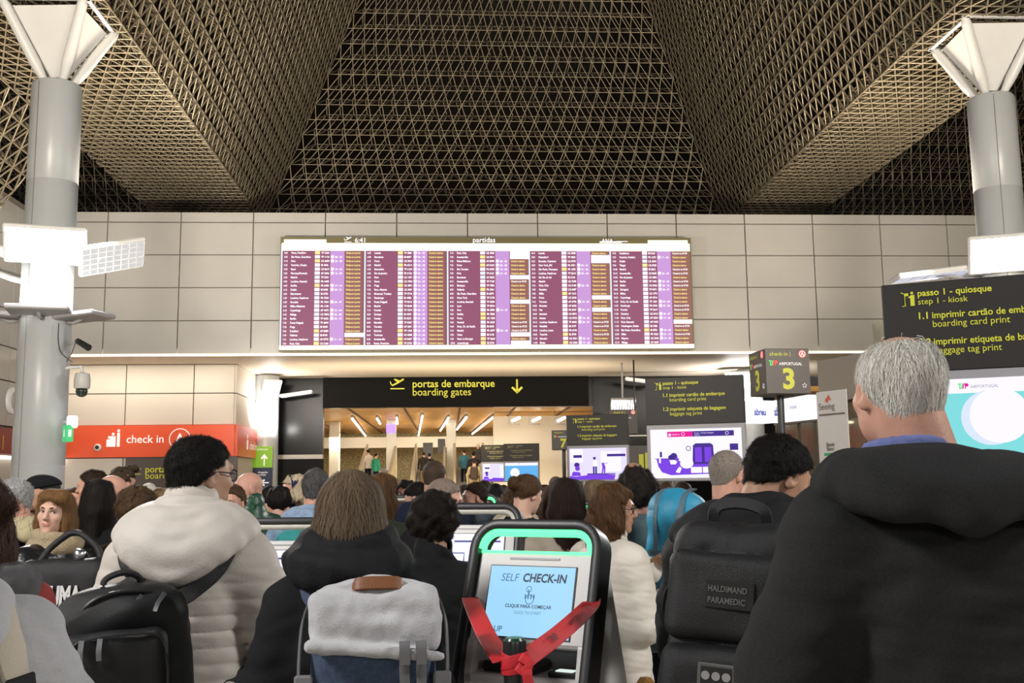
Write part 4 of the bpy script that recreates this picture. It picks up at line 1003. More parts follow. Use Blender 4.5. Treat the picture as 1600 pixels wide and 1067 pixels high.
m = MB(HR, H(0, 25.81, 0)); x, z = gx(226, 738); m.text('portas de embarque', x, z, .225, bold=.012); x, z = gx(226, 748); m.text('boarding gates', x, z, .225); x, z = gx(207, 740); plane_icon(m, x, z, .20); O('lettering', m.out(), YEL, sg, smooth=False)

# ------------------------------------------------------------------ departures board
BV = 23.72
bl, bt = onv(440.5, 372, BV); br, bb = onv(1083.5, 544, BV); bw = br - bl; bh = bt - bb
bo = root('departures_board', H((bl + br) / 2, BV, bb), 'wide glowing departures board with five purple columns of flights on the panelled wall', 'departures board')
O('frame', HB().box((bl - .03, BV, bb - .03), (br + .03, BV + .16, bt + .03)).out(), mat('board frame', (.10, .085, .03), .5), bo, smooth=False)
for k in (-3.5, 0, 3.5): O('mounting_bracket', HB().box(((bl + br) / 2 + k - .1, BV + .16, bb + .4), ((bl + br) / 2 + k + .1, 24.02, bb + .7)).out(), GREYM, bo, smooth=False)
Gh = glow('board header', (1, .98, .74), 1.5); Gw = glow('board white', (1, .95, 1), 1.15); Gp = glow('board plum', (.36, .105, .20), .78); Gl = glow('board lilac', (.66, .36, .78), .85); Gb = glow('board brown', (.40, .17, .12), .75); Gy = glow('board yellow', (1, .82, .30), 1.0); Gc = glow('board cool', (.80, .84, 1), 1.0)
Gd = glow('board gutter', (.30, .15, .24), .6)
L = lambda f=0: MB(HR, H(0, BV - .003 - f * .002, 0))
m = L(); m.rect(bl, bt - .30, br, bt - .115); m.rect(bl + .05, bt - .13, bl + bw * .107, bt - .03); m.rect(br - bw * .105, bt - .13, br - .05, bt - .03); m.rect(bl - .02, bb, br + .02, bb + .10); O('header_strip', m.out(), Gh, bo, smooth=False)
m = L(1)
m.text('partidas', (bl + br) / 2 - .1, bt - .09, .17, align='c', bold=.01); m.text('6:41', bl + bw * .175, bt - .10, .16, bold=.01); plane_icon(m, bl + bw * .150, bt - .08, .17); m.rect(bl + bw * .775, bt - .10, bl + bw * .83, bt - .06); m.text('ANA', bl + bw * .78, bt - .09, .13, bold=.01); m.rect(bl + bw * .815, bt - .075, bl + bw * .845, bt - .055)
O('title', m.out(), Gw, bo, smooth=False)
towns = [['Viena, Frankfurt', 'São Paulo, Guarulhos', 'Nice', 'Varsóvia, Chopin', 'Basel', 'Florença/Peretola', 'Madrid', 'Londres, Gatwick', 'Sevilha', 'Dublin', 'Manchester', 'Londres, Heathrow', 'Bruxelas', 'Milão, Malpensa', 'Copenhaga', 'Málaga', 'Berlim', 'Ponta Delgada', 'Praga', 'Frankfurt', 'Valência', 'Londres, Heathrow', 'Paris, Orly'],
         ['Luanda', 'Barcelona', 'Porto', 'Madrid', 'Estocolmo', 'Rio de Janeiro', 'Paris', 'Roma', 'Praga', 'Faro, Alicante', 'Montreal, Trudeau', 'Hamburgo', 'Ponta Delgada', 'Madrid', 'Funchal', 'Zurique', 'Veneza', 'Marselha', 'Terceira', 'Bolonha', 'Toulouse', 'Amesterdão', 'Roma, Fiumicino'],
         ['Paris, Orly', 'Amesterdão', 'Palma Mallorca', 'Porto', 'Ilha Terceira', 'Paris', 'Barcelona', 'Amesterdão', 'Munique', 'Valência', 'São Paulo, Guarulhos', 'Nova York', 'Londres, Stansted', 'Lyon', 'Faro', 'Sevilha', 'Porto', 'Funchal', 'Paris, Ch. de Gaulle', 'Madrid', 'Viena', 'Paris, Le Bourget', 'Luxemburgo'],
         ['Luanda', 'Düsseldorf', 'Bruxelas, Charleroi', 'New York, JFK', 'São Paulo, Viracopos', 'Londres, Heathrow', 'Sal, Ilha do Sal', 'Madrid', 'Paris, Orly', 'Genebra', 'Milão', 'Porto', 'Toronto', 'Dresden', 'Fez', 'Istambul', 'Atenas', 'Londres, Heathrow', 'Filadélfia', 'Londres, Luton', 'Tenerife', 'Salvador', 'Bissau'],
         ['Casablanca', 'Varsóvia, Frédéric', 'Dublin', 'Tânger', 'Madrid', 'Amesterdão', 'Rio de Janeiro', 'Berlim', 'Belém', 'Zaragoza', 'Bilbau', 'Copenhaga', 'Paris, Ch. de Gaulle', 'Hamburgo', 'Funchal', 'Genebra', 'Paris, Orly', 'Paris, Beauvais', 'Washington, Dulles', 'São Paulo, Guarulhos', 'Milão', 'Maputo', 'Málaga']]
white4 = [{20}, set(), {0, 1, 6, 12, 20, 22}, {1, 2, 11, 14}, {17}]
cw = bw / 5; rt_ = bt - .30; rb_ = bb + .10; rh = (rt_ - rb_) / 23; gr = np.random.default_rng(3)
for k in range(5):
    x0 = bl + k * cw; pl = O('flight_column', L().rect(x0 + .03, rb_, x0 + cw - .03, rt_).out(), Gp, bo, smooth=False)
    mp, ml, mw, my, mc, mr = L(1), L(1), L(2), L(2), L(2), L(1); mz = L(2)
    ml.rect(x0 + cw * .585, rb_, x0 + cw * .755, rt_)
    mc.rect(x0 - .012, rb_, x0 + .022, rt_ + .15)
    for i in range(23):
        z = rt_ - (i + .76) * rh; zz = rt_ - (i + 1) * rh
        mz.text('%d:%02d' % (5 + (i + k * 9) // 8, 5 * ((i * 7 + k) % 12)), x0 + .06, z, rh * .62, bold=.02, sx=.8)
        mw.text(towns[k][i], x0 + cw * .115, z, rh * .66, bold=.03, sx=.82)
        q = gr.random()
        (my if q < .2 else mc if q < .35 else mw).rect(x0 + cw * .40, zz + rh * .12, x0 + cw * .46, zz + rh * .88)
        mw.text('%s %04d' % (['TP', 'FR', 'IB', 'U2', 'AF'][int(gr.integers(5))], gr.integers(300, 9000)), x0 + cw * .475, z, rh * .66, bold=.035, sx=.85)
        if (k == 1) or gr.random() < .5: mw.disc(x0 + cw * .61, zz + rh * .5, rh * .40, n=10); mw.text('%d - %d' % (gr.integers(10, 40), gr.integers(10, 60)), x0 + cw * .64, z, rh * .6, bold=.03)
        if i in white4[k]: mw.rect(x0 + cw * .765, zz, x0 + cw * .995, zz + rh)
        else:
            ck = k >= 2 and gr.random() < .3
            mr.rect(x0 + cw * .765, zz + rh * .06, x0 + cw * (.995 if k > 1 else .965), zz + rh * .94)
            (mw if ck else my).text('Check-in às 07:30' if ck else ('Dirija-se à porta' if k == 0 else 'Check-in aberto'), x0 + cw * .775, z, rh * .64, bold=.025, sx=.80)
    for nm, mm, g in (('gate_strip', ml, Gl), ('status_cells', mr, Gb), ('time_lettering', mz, Gw), ('white_lettering', mw, Gw), ('yellow_lettering', my, Gy), ('divider', mc, Gc)): O(nm, mm.out(), g, pl, smooth=False)
# ------------------------------------------------------------------ kiosk signs: dark instruction panel over a lit screen on two posts
TG = mat('green logo', (.05, .55, .12), .5, emit=(.05, .7, .15), es=.4); TR = mat('red logo', (.7, .03, .03), .5, emit=(.8, .04, .04), es=.4); MG = glow('magenta', (.75, .0, .28), 1.0)
def tap_logo(o, m0, x, z, s, white=True, y=0):
    a = MB(m0.R, m0.t); a.rect(x, z + .78 * s, x + .62 * s, z + s, y); a.rect(x + .22 * s, z, x + .42 * s, z + .8 * s, y); a.flat([(x + .42 * s, z), (x + .62 * s, z), (x + .88 * s, z + .98 * s), (x + .72 * s, z + .98 * s)], y)
    O('logo', a.out(), TG, o, smooth=False)
    a = MB(m0.R, m0.t); a.flat([(x + .66 * s, z), (x + .86 * s, z), (x + 1.12 * s, z + s), (x + .9 * s, z + s)], y); a.rect(x + 1.12 * s, z, x + 1.3 * s, z + s, y); a.flat([(x + 1.3 * s, z + s), (x + 1.3 * s, z + .36 * s), (x + 1.66 * s, z + .42 * s), (x + 1.76 * s, z + .66 * s), (x + 1.66 * s, z + .94 * s)], y)
    O('logo', a.out(), TR if white else MG, o, smooth=False)
    a = MB(m0.R, m0.t); a.text('AIRPORTUGAL', x + 2.0 * s, z + .08 * s, s * .80, y=y, sx=.86); return a
PURP = glow('screen purple', (.20, .05, .78), .9); LILAC = glow('screen lilac', (.72, .66, 1.0), 1.05); WHT = glow('screen white', (.90, .86, 1.0), 1.0); DPUR = glow('screen indigo', (.06, .02, .30), .8); TURQ = glow('screen turquoise', (.20, .66, .68), 1.0); SKYB = glow('screen blue', (.11, .42, .80), 1.0); PALE = glow('screen pale', (.66, .74, .95), 1.0)
FRAMEG = mat('sign frame grey', (.30, .29, .31), .4)
def kiosk_sign(px, Y, yaw, art, label, W=1.15, zb=1.58, lit=YEL):
    p = at(px, 752, Y); R = _rz(math.radians(yaw)); o = root('kiosk_sign', (p[0], p[1], 0), label, 'sign', None); t = np.array([p[0], p[1], 0])
    h1, h2 = .66, .56; zt = zb + h1 + h2; M = lambda y=0: MB(R, t + R @ np.array([0, y, 0]))
    O('instruction_panel', M().box((-W / 2, 0, zb + h1), (W / 2, .10, zt), .006).out(), SIGNK, o, smooth=False)
    O('screen_frame', M().box((-W / 2, .0, zb), (W / 2, .10, zb + h1), .008).out(), FRAMEG, o, smooth=False)
    for s in (-1, 1): O('post', M().box((s * .35 - .04, .11, 0), (s * .35 + .04, .17, zb + .9)).out(), GREYM, o, smooth=False)
    O('base', M().box((-.55, -.12, 0), (.55, .35, .04), .01).out(), GREYM, o, smooth=False)
    m = M(-.004); X = -W / 2
    def kiosk_icon(x, z, s): m.tube([(x, 0, z + s), (x + .25 * s, 0, z + .9 * s), (x + .25 * s, 0, z), (x + .05 * s, 0, z)], .05 * s, 5); m.rect(x + .3 * s, z + .75 * s, x + .5 * s, z + .95 * s); m.disc(x + .75 * s, z + .95 * s, .1 * s, n=12); m.flat([(x + .62 * s, z), (x + .9 * s, z), (x + .92 * s, z + .8 * s), (x + .7 * s, z + .8 * s), (x + .45 * s, z + .62 * s), (x + .62 * s, z + .58 * s)])
    kiosk_icon(X + .115, zt - .145, .085)
    m.text('passo 1 - quiosque', X + .21, zt - .088, .056, bold=.018); m.text('step 1 - kiosk', X + .21, zt - .140, .052)
    for k, (n, a, b) in enumerate((('1.1', 'imprimir cartão de embarque', 'boarding card print'), ('1.2', 'imprimir etiqueta de bagagem', 'baggage tag print'))):
        z = zt - .232 - .165 * k; m.text(n, X + .20, z, .060, bold=.02); m.text(a, X + .285, z, .0585, bold=.014, sx=.93); m.text(b, X + .285, z - .055, .0585, sx=.95)
    O('lettering', m.out(), lit, o, smooth=False)
    x0, x1, z0, z1 = X + .045, -X - .045, zb + .035, zb + h1 - .055; w, h = x1 - x0, z1 - z0
    F = lambda a, b: (x0 + a * w, z0 + b * h)
    def lay(nm, g, fn, d=0): mm = M(-.003 - .0012 * d); fn(mm); O(nm, mm.out(), g, scr, smooth=False)
    bgm = {'near': TURQ, 'gate': WHT, 'desk': LILAC, 'blue': SKYB, 'lady': LILAC}[art]
    scr = O('screen', M(-.002).rect(x0, z0, x1, z1).out(), bgm, o, smooth=False)
    if art in ('near', 'blue'):
        lay('top_strip', WHT, lambda m: m.rect(x0, z1 - .085 * h / .55, x1, z1), 1)
        if art == 'near':
            lay('halo', PALE, lambda m: m.disc(*F(.50, .58), .165), 2); lay('circle', WHT, lambda m: m.disc(*F(.545, .60), .165), 3)
            a = tap_logo(scr, M(-.008), x0 + .36, z1 - .062, .034, False); O('lettering', a.out(), mat('grey print', (.3, .3, .33), .5), scr, smooth=False)
        else: lay('circle', WHT, lambda m: m.disc(*F(.30, .45), .15), 2); lay('dash', DPUR, lambda m: m.rect(*F(.40, .93), *F(.45, .95)), 2)
    if art == 'gate':
        lay('banner', MG, lambda m: m.rect(*F(.19, .84), *F(.47, .95)), 1); lay('banner', DPUR, lambda m: m.rect(*F(.47, .84), *F(.92, .95)), 1)
        def bt(m):
            m.text('check in', *F(.24, .875), .028); m.ring(*F(.365, .895), .020, .004); m.text('Serviço - entrega de bagagem', *F(.49, .90), .019); m.text('bagdrop', *F(.49, .86), .019); m.ring(*F(.845, .895), .02, .004); m.rect(*F(.205, .86), *F(.23, .91))
        lay('banner_text', WHT, bt, 2)
        lay('counter', PURP, lambda m: m.flat([F(.06, .40), F(.20, .40), F(.22, .28), F(.30, .28), F(.46, .30), F(.68, .30), F(.68, .08), F(.22, .06), F(.12, .12), F(.08, .24)]), 1)
        def dk(m):
            m.flat([F(.46, .28), F(.47, .66), F(.50, .70), F(.66, .70), F(.69, .66), F(.70, .28)]); m.disc(*F(.255, .44), .042); m.disc(*F(.22, .42), .03); m.rect(*F(.04, .395), *F(.19, .405)); m.rect(*F(.10, .43), *F(.125, .54)); m.rect(*F(.87, .55), *F(.96, .68)); m.ring(*F(.42, .60), .03, .008)
        lay('figures', DPUR, dk, 2)
        lay('doors', PURP, lambda m: (m.rect(*F(.49, .32), *F(.565, .62)), m.rect(*F(.595, .32), *F(.67, .62)), m.disc(*F(.29, .38), .022), m.flat([F(.255, .22), F(.30, .36), F(.33, .34), F(.31, .20)])), 3)
        lay('bag', WHT, lambda m: (m.disc(*F(.395, .30), .078, rz=.062), m.flat([F(.27, .12), F(.31, .24), F(.34, .20), F(.315, .10)]), m.rect(*F(.44, .10), *F(.56, .22)), m.rect(*F(.57, .10), *F(.68, .22)), m.rect(*F(.09, .31), *F(.11, .40))), 3)
        lay('caption', PALE, lambda m: m.text('Recicle mais, reduza o lixo', *F(.23, .015), .032), 1)
    if art in ('desk', 'lady'):
        lay('counter', PURP, lambda m: m.flat([F(0, 0), F(0, .12), F(.12, .10), F(.30, .14), F(.33, .20), F(.80, .15), F(.78, 0)]), 1)
        lay('wall_patch', WHT, lambda m: (m.rect(*F(.02, .55), *F(.24, .98)), m.rect(*F(.55, .25), *F(.9, .9))), 1)
        def dk(m):
            m.rect(*F(.07, .70), *F(.22, .79)); m.rect(*F(.66, .73), *F(.98, .81)); m.disc(*F(.13, .47), .05, rz=.045)
            if art == 'desk': m.rect(*F(.31, .195), *F(.80, .165)); m.rect(*F(.41, .19), *F(.44, .42)); m.rect(*F(.45, .19), *F(.48, .42)); m.disc(*F(.44, .68), .026)
        lay('figures', DPUR, dk, 2)
        def pp(m):
            m.disc(*F(.14, .36), .045); m.flat([F(.03, .12), F(.06, .26), F(.18, .24), F(.20, .12)])
            if art == 'desk': m.flat([F(.56, .20), F(.575, .40), F(.56, .52), F(.60, .54), F(.63, .40), F(.625, .20), F(.60, .20), F(.598, .36), F(.585, .20)]); m.rect(*F(.59, .51), *F(.67, .525))
        lay('people', PURP, pp, 3)
        if art == 'desk': lay('shirt', WHT, lambda m: m.flat([F(.41, .42), F(.42, .62), F(.48, .62), F(.50, .42)]), 3)
    return o
kiosk_sign(1556, 6.15, -23, 'near', 'huge dark kiosk instruction sign over a turquoise screen with a white circle')
kiosk_sign(1089, 12.0, -19, 'gate', 'dark kiosk sign over a white screen with purple gate illustration in the middle distance')
kiosk_sign(935, 18.9, -14, 'desk', 'dark kiosk sign over a lilac screen showing two standing figures')
DIMY = mat('dim sign lettering', (.42, .38, .16), .6)
kiosk_sign(815, 33.0, -8, 'blue', 'small far kiosk sign over a blue screen with a white circle', lit=DIMY)
kiosk_sign(779, 33.9, -8, 'lady', 'farthest kiosk sign, half hidden, over a small lilac screen', lit=DIMY)
AREAR = mat('red badge', (.75, .06, .05), .5, emit=(.9, .06, .05), es=.4)
def number_cube(px, py0, py1, Y, yaw, num, label, pole=True, w=.55):
    a = at(px, py0, Y); b = at(px, py1, Y); h = a[2] - b[2]; R = _rz(math.radians(yaw)); o = root('counter_sign', (b[0], b[1], 0 if pole else b[2]), label, 'sign'); t = np.array([b[0], b[1], 0]); z0 = b[2]
    M = lambda y=0, r=0: MB(R @ _rz(r), t + R @ _rz(r) @ np.array([0, y, 0]))
    O('box', M().box((-w / 2, -w / 2, z0), (w / 2, w / 2, z0 + h), .006).out(), mat('counter sign brown', (.060, .050, .046), .45), o, smooth=False)
    for r in (0, -PI / 2):
        m = M(-w / 2 - .004, r); m.text('check-in |', -w * .40, z0 + h * .84, h * .125, bold=.008); 
        if num: m.text(num, 0 if r == 0 else .0, z0 + h * .12, h * .62, align='c', bold=.035)
        O('lettering', m.out(), YEL, o, smooth=False)
        g = M(-w / 2 - .004, r); g.disc(w * .34, z0 + h * .88, h * .085); O('badge', g.out(), AREAR, o, smooth=False)
        g = M(-w / 2 - .006, r); g.text('A', w * .34, z0 + h * .84, h * .12, align='c'); g.ring(w * .34, z0 + h * .88, h * .07, h * .012)
        k = tap_logo(o, M(-w / 2 - .004, r), -w * .42, z0 + h * .62, h * .115)
        a_, f_ = g.out(); b_, g_ = k.out(); O('white_print', (np.concatenate([a_, b_]), f_ + [[i + len(a_) for i in q] for q in g_]), wl, o, smooth=False)
        if num == '3':
            g = M(-w / 2 - .004, r); c = (w * .36, z0 + h * .18); q = [(c[0] + (h * .06 if i % 2 == 0 else h * .028) * math.sin(i * PI / 5), c[1] + (h * .06 if i % 2 == 0 else h * .028) * math.cos(i * PI / 5)) for i in range(10)]
            g.tube([(x, 0, z) for x, z in q], h * .006, 4, closed=True); O('star', g.out(), wl, o, smooth=False)
    if pole: O('pole', MB().cyl((b[0], b[1], 0), (b[0], b[1], z0), .042, n=16).out(), mat('dark pole', (.03, .034, .04), .35), o, auto=40); O('pole_base', MB().cyl((b[0], b[1], 0), (b[0], b[1], .03), .22, n=24).out(), BLACKP, o, auto=40)
    else:
        mb = MB(); mb.tube([(b[0] + .3, b[1] + .1, z0 + .03), (b[0] + .3, b[1] + .1, 4.62)], .02, 6); O('hanger', mb.out(), BLACKP, o)
    return o
number_cube(1219, 549, 618, 12.4, 7, '3', 'brown counter sign box with a big yellow 3 on a dark pole')
number_cube(881, 673, 703, 24.5, -4, '7', 'small brown counter sign box with a yellow 7 behind the lilac kiosk sign')
number_cube(975, 641, 679, 25.6, -4, '', 'grey check in box with red badge hanging behind the lilac kiosk sign', False, .66)
# yellow bag pictogram on the dark counter wall
p = at(1008, 720, 21.5); o = root('bag_sign', (p[0], p[1], p[2]), 'small yellow suitcase pictogram on a grey panel between two kiosk screens', 'sign')
O('panel', MB(None, p).box((-.9, .02, -float(p[2])), (.8, .08, .32)).out(), mat('grey counter panel', (.10, .095, .085), .5), o, smooth=False)
m = MB(None, p); m.rect(-.13, -.14, -.03, .14); m.rect(.0, -.17, .05, .17); m.rect(.08, -.14, .18, .14); O('pictogram', m.out(), YEL, o, smooth=False)

# ------------------------------------------------------------------ travel agency and shop glazing on the right
SHW = glow('agency light box', (.92, .93, 1.0), 1.0)
ABL = mat('agency blue', (.03, .05, .42), .5)
c = at(1207, 642, 17.5); sh = root('agency_sign', (c[0], c[1], c[2] - .2), 'white lit agency sign box with blue lettering behind the number three pole', 'sign')
for k, (pa, pb, ya, yb) in enumerate(((1176, 1207, 17.3, 17.5), (1207, 1263, 17.5, 16.3))):
    A, B = at(pa, 627, ya), at(pb, 627, yb); d = B - A; L_ = np.hypot(d[0], d[1]); R = _rz(math.atan2(d[1], d[0])); z0, z1 = at(1207, 661, 17.5)[2], at(1207, 626, 17.5)[2]
    O('light_box', MB(R, (A[0], A[1], 0)).box((0, 0, z0), (L_, .25, z1)).out(), SHW, sh, smooth=False)
    m = MB(R, (A[0], A[1], 0)); zc = (z0 + z1) / 2
    if k == 0: m.text('abreu', .02, zc - .06, .155, y=-.006, bold=.03, sx=.72)
    else: m.text('abreu', .06, zc - .07, .20, y=-.006, bold=.03, sx=.8); m.text('travel', .62, zc - .0, .10, y=-.006)
    O('lettering', m.out(), ABL, sh, smooth=False)
GLZ = mat('shop glass', (.30, .28, .22), .06, trans=.75, spec=.6)
ST = mat('shop interior', (.36, .34, .26), .6, var=(2, .3))
A, B = at(1190, 700, 17.6), at(1330, 700, 15.2); d = B - A; L_ = np.hypot(d[0], d[1]); R = _rz(math.atan2(d[1], d[0])); T0 = np.array([A[0], A[1], 0])
w = S('wall_shop', MB(R, T0).box((-.3, 2.6, 0), (L_ + 1.5, 2.8, 4.4)).out(), ST)
S('wall_glazing', MB(R, T0).box((.05, .3, 0), (L_ + 1.2, .33, 2.55)).out(), GLZ, w)
m = MB(R, T0)
for i in range(5): m.box((.02 + i * .62, .27, 0), (.08 + i * .62, .36, 2.6))
m.box((0, .26, 2.5), (L_ + 1.2, .38, 2.75)); m.box((0, .26, 1.0), (L_ + 1.2, .37, 1.05)); S('window_frame', m.out(), mat('bronze frame', (.13, .10, .06), .35, .5), w)
for i in range(3):
    o = root('shop_light', R @ np.array([.4 + .8 * i, 1.3, 2.62]) + T0, ['leftmost', 'middle', 'rightmost'][i] + ' strip light inside the glazed shop behind the number three pole', 'light', 'strip lights in the shop')
    O('tube', MB(R, T0).box((.2 + .8 * i, 1.28, 2.5), (.75 + .8 * i, 1.34, 2.54)).out(), glow('shop tube', (1, .95, .8), 6), o, smooth=False); O('housing', MB(R, T0).box((.18 + .8 * i, 1.25, 2.54), (.77 + .8 * i, 1.37, 2.62)).out(), GREYM, o, smooth=False)
for i in range(4):
    o = root('display_shelf', R @ np.array([.35 + .7 * i, 2.2, 0]) + T0, ['first', 'second', 'third', 'last'][i] + ' tall display shelf in the glazed shop, counted from the agency sign', 'shelf', 'shelves in the shop')
    for k in range(5): O('shelf_board', MB(R, T0).box((.1 + .7 * i, 2.1, .4 + .42 * k), (.7 + .7 * i, 2.5, .43 + .42 * k)).out(), CREAM, o, smooth=False)
    O('upright', MB(R, T0).box((.06 + .7 * i, 2.1, 0), (.1 + .7 * i, 2.5, 2.4)).out(), CREAM, o, smooth=False)
area('shop_light', R @ np.array([1.2, 1.2, 2.45]) + T0, R @ np.array([1.2, 1.6, 0]) + T0, 2, .8, 60, (1, .93, .75))
m = MB(R, T0); m.box((L_ - .9, .1, 2.76), (L_ + .6, 2.8, 3.42)); S('wall_bulkhead', m.out(), mat('smoky bulkhead', (.26, .235, .20), .3), w)
p0, p1 = at(1278, 668, 11.3), at(1325, 668, 10.9); zt, zb = at(1280, 613, 11.3)[2], .02; d = p1 - p0; L_ = np.hypot(d[0], d[1]); R = _rz(math.atan2(d[1], d[0]))
bn = root('roll_banner', (p0[0], p0[1], 0), 'tall white roll up banner with an orange bird left of the grey haired man', 'banner')
O('sheet', MB(R, p0 * [1, 1, 0]).box((0, 0, .08), (L_, .012, zt)).out(), mat('banner sheet', (.56, .53, .49), .5), bn, smooth=False); O('stand', MB(R, p0 * [1, 1, 0]).box((-.02, -.1, 0), (L_ + .02, .12, .08), .01).out(), GREYM, bn, smooth=False)
m = MB(R, p0 * [1, 1, 0]); m.text('Seeing', .03, zt - .20, .105, y=-.004, sx=.9); m.rect(.03, zt - .265, L_ - .03, zt - .245, -.004)
for k, t in enumerate(('Bank', 'Banc')): m.text(t, .12, zt - .60 - .045 * k, .06, y=-.004, bold=.02)
O('lettering', m.out(), mat('brown print', (.14, .10, .08), .6), bn, smooth=False)
m = MB(R, p0 * [1, 1, 0]); m.flat([(.13, zt - .10), (.19, zt - .04), (.23, zt - .11), (.20, zt - .09), (.16, zt - .13)], -.004); O('bird', m.out(), mat('orange print', (.55, .09, .03), .6), bn, smooth=False)
O('green_bar', MB(R, p0 * [1, 1, 0]).rect(.08, zt - .70, .26, zt - .67, -.004).out(), mat('green print', (.03, .30, .10), .6), bn, smooth=False)
m = MB(R, p0 * [1, 1, 0]); m.rect(.05, zt - 1.15, L_ - .02, zt - .86, -.003); O('blue_block', m.out(), mat('slate print', (.10, .13, .20), .6), bn, smooth=False)
m = MB(R, p0 * [1, 1, 0]); m.text('EU', .08, zt - .98, .10, y=-.006, bold=.02); O('white_print', m.out(), wl, bn, smooth=False)

# ------------------------------------------------------------------ self check-in kiosks
KW = mat('kiosk white', (.66, .64, .62), .35); LEDG = glow('green led', (.10, 1, .28), 2.2); LEDO = mat('unlit led tube', (.62, .60, .52), .3)
def kiosk(px, py, Y, yaw, label, led=True, main=False, lit=True, lean=17, hgt=None):
    p = at(px, py, Y); zt = p[2]; R = _rz(math.radians(yaw)); t = np.array([p[0], p[1], 0]); o = root('checkin_kiosk', t, label, 'check-in kiosk', 'self check-in kiosks')
    M = lambda: MB(R, t); W = .37; zb = zt - .64; ta = math.tan(math.radians(lean))
    top_y = 0.0; yy = lambda z: (z - zt) * ta      # front plane leans back towards the top
    Rl = _rx(-math.radians(lean)); K = lambda: MB(R @ Rl, t + np.array([0, 0, zt]))    # leaning frame, origin at the top of the arch
    c = math.cos(math.radians(lean)); Hh = .336
    # outer black hoop
    r = .07; hw = W / 2 + .012
    path = [(-hw, 0, -Hh - .17)] + [(-hw, 0, -.10)] + [(-hw + r * (1 - math.cos(a)), 0, -r + r * math.sin(a) - .0) for a in np.linspace(0, PI / 2, 7)] + [(hw - r + r * math.sin(a), 0, -r + r * math.cos(a)) for a in np.linspace(0, PI / 2, 7)] + [(hw, 0, -.10), (hw, 0, -Hh - .17)]
    m = K(); m.tube([(x, .02, z) for x, y, z in path], 1, flat=(.040, .014), up=np.array([((-1 if x < 0 else 1), 0, 0) if z < -r else ((x - math.copysign(hw - r, x)) / r, 0, (z + r) / r) for x, y, z in path])); O('hoop', m.out(), BLACKP, o, auto=50)
    r2 = r - .018; h2 = hw - .02
    lp = [(-h2 + r2 * (1 - math.cos(a)), 0, -r2 - .020 + r2 * math.sin(a)) for a in np.linspace(0, PI / 2, 7)] + [(h2 - r2 + r2 * math.sin(a), 0, -r2 - .020 + r2 * math.cos(a)) for a in np.linspace(0, PI / 2, 7)]
    m = K(); m.tube(lp, .0135, 8); O('light_tube', m.out(), LEDG if led else LEDO, o)
    fp = O('front_panel', K().box((-W / 2, 0, -Hh), (W / 2, .05, -.078), .008).out(), KW, o, smooth=False)
    if led: O('led_edge', K().box((-W / 2 + .005, .002, -.082), (W / 2 - .005, .045, -.074)).out(), LEDG, fp, smooth=False)
    O('card_slot', K().box((-.08, -.002, -.100), (.08, .004, -.094)).out(), GREYM, fp, smooth=False)
    sx, s0, s1 = .135, -.316, -.120
    O('bezel', K().box((-sx - .003, -.003, s0 - .003), (sx + .003, .02, s1 + .003)).out(), BLACKP, fp, smooth=False)
    sc = O('screen', K().rect(-sx, s0, sx, s1, -.0045).out(), glow('kiosk screen blue', (.36, .68, .95), .95) if main else (glow('kiosk screen pale', (.80, .80, 1), 1.1) if lit else BLACKP), fp, smooth=False)
    DK = mat('screen dark print', (.03, .05, .10), .6)
    if main:
        m = K(); m.text('SELF', -.098, -.163, .031, y=-.006, slant=.15, sx=.95); O('lettering', m.out(), glow('screen mid print', (.10, .22, .38), .8), sc, smooth=False)
        m = K(); m.text('CHECK-IN', -.028, -.163, .033, y=-.006, bold=.03, slant=.12, sx=.9); m.text('CLIQUE PARA COMEÇAR', 0, -.236, .0130, y=-.006, align='c', bold=.02); O('lettering', m.out(), DK, sc, smooth=False)
        m = K(); m.text('CLICK TO START', 0, -.253, .0110, y=-.006, align='c'); m.text('AUP', -sx + .02, s0 + .012, .022, y=-.006, align='l', bold=.02)
        for k in range(4): m.tube([(-.012 + .009 * k, -.006, -.211), (-.012 + .009 * k, -.006, -.185 if k == 1 else -.198)], .0018, 6)
        m.ring(.002, -.212, .014, .0022, y=-.006); m.ring(-.003, -.184, .009, .002, y=-.006); O('hand_icon', m.out(), glow('screen mid print', (.10, .22, .38), .8), sc, smooth=False)
    elif lit:
        m = K(); m.rect(-.09, -.158, .12, -.150, -.006)
        for k in range(2):
            for q in (-.13, 0.01): m.rect(q, -.262 - .088 * k, q + .115, -.250 - .088 * k, -.006); m.tube([(q + .03, -.006, -.24 - .088 * k), (q + .03, -.006, -.205 - .088 * k), (q + .09, -.006, -.205 - .088 * k), (q + .09, -.006, -.24 - .088 * k)], .0025, 4)
        O('buttons', m.out(), glow('screen button', (.10, .14, .42), .6), sc, smooth=False)
    # lower recess, ledge and pedestal
    zl = zt - Hh * c; yl = -Hh * math.sin(math.radians(lean))
    side = [(yl + .0, zl), (yl - .02, zl - .08), (yl - .02, 0.0), (.20, 0), (.20, zl - .2), (.06, zt - .10), (.045, zt - .10)]
    for s in (-1, 1):
        mb = MB(R @ _rz(PI / 2), t + R @ np.array([s * (W / 2 - .01), 0, 0])); mb.poly([(y, z) for y, z in side], -.012, .012); O('side_panel', mb.out(), KW, o, smooth=False)
    O('ledge', M().box((-W / 2, yl - .02, zl - .11), (W / 2, .10, zl - .08), .005).out(), KW, o, smooth=False)
    O('recess_back', M().box((-W / 2 + .01, .02, zl - .08), (W / 2 - .01, .05, zl + .04)).out(), mat('kiosk grey recess', (.24, .25, .26), .4), o, smooth=False)
    O('pedestal', M().box((-W / 2 + .01, yl + .0, 0), (W / 2 - .01, .18, zl - .11), .01).out(), KW, o, smooth=False)
    O('document_reader', M().box((-.14, yl + .0, zl - .08), (.03, .015, zl - .05), .008).out(), BLACKP, o, smooth=False)
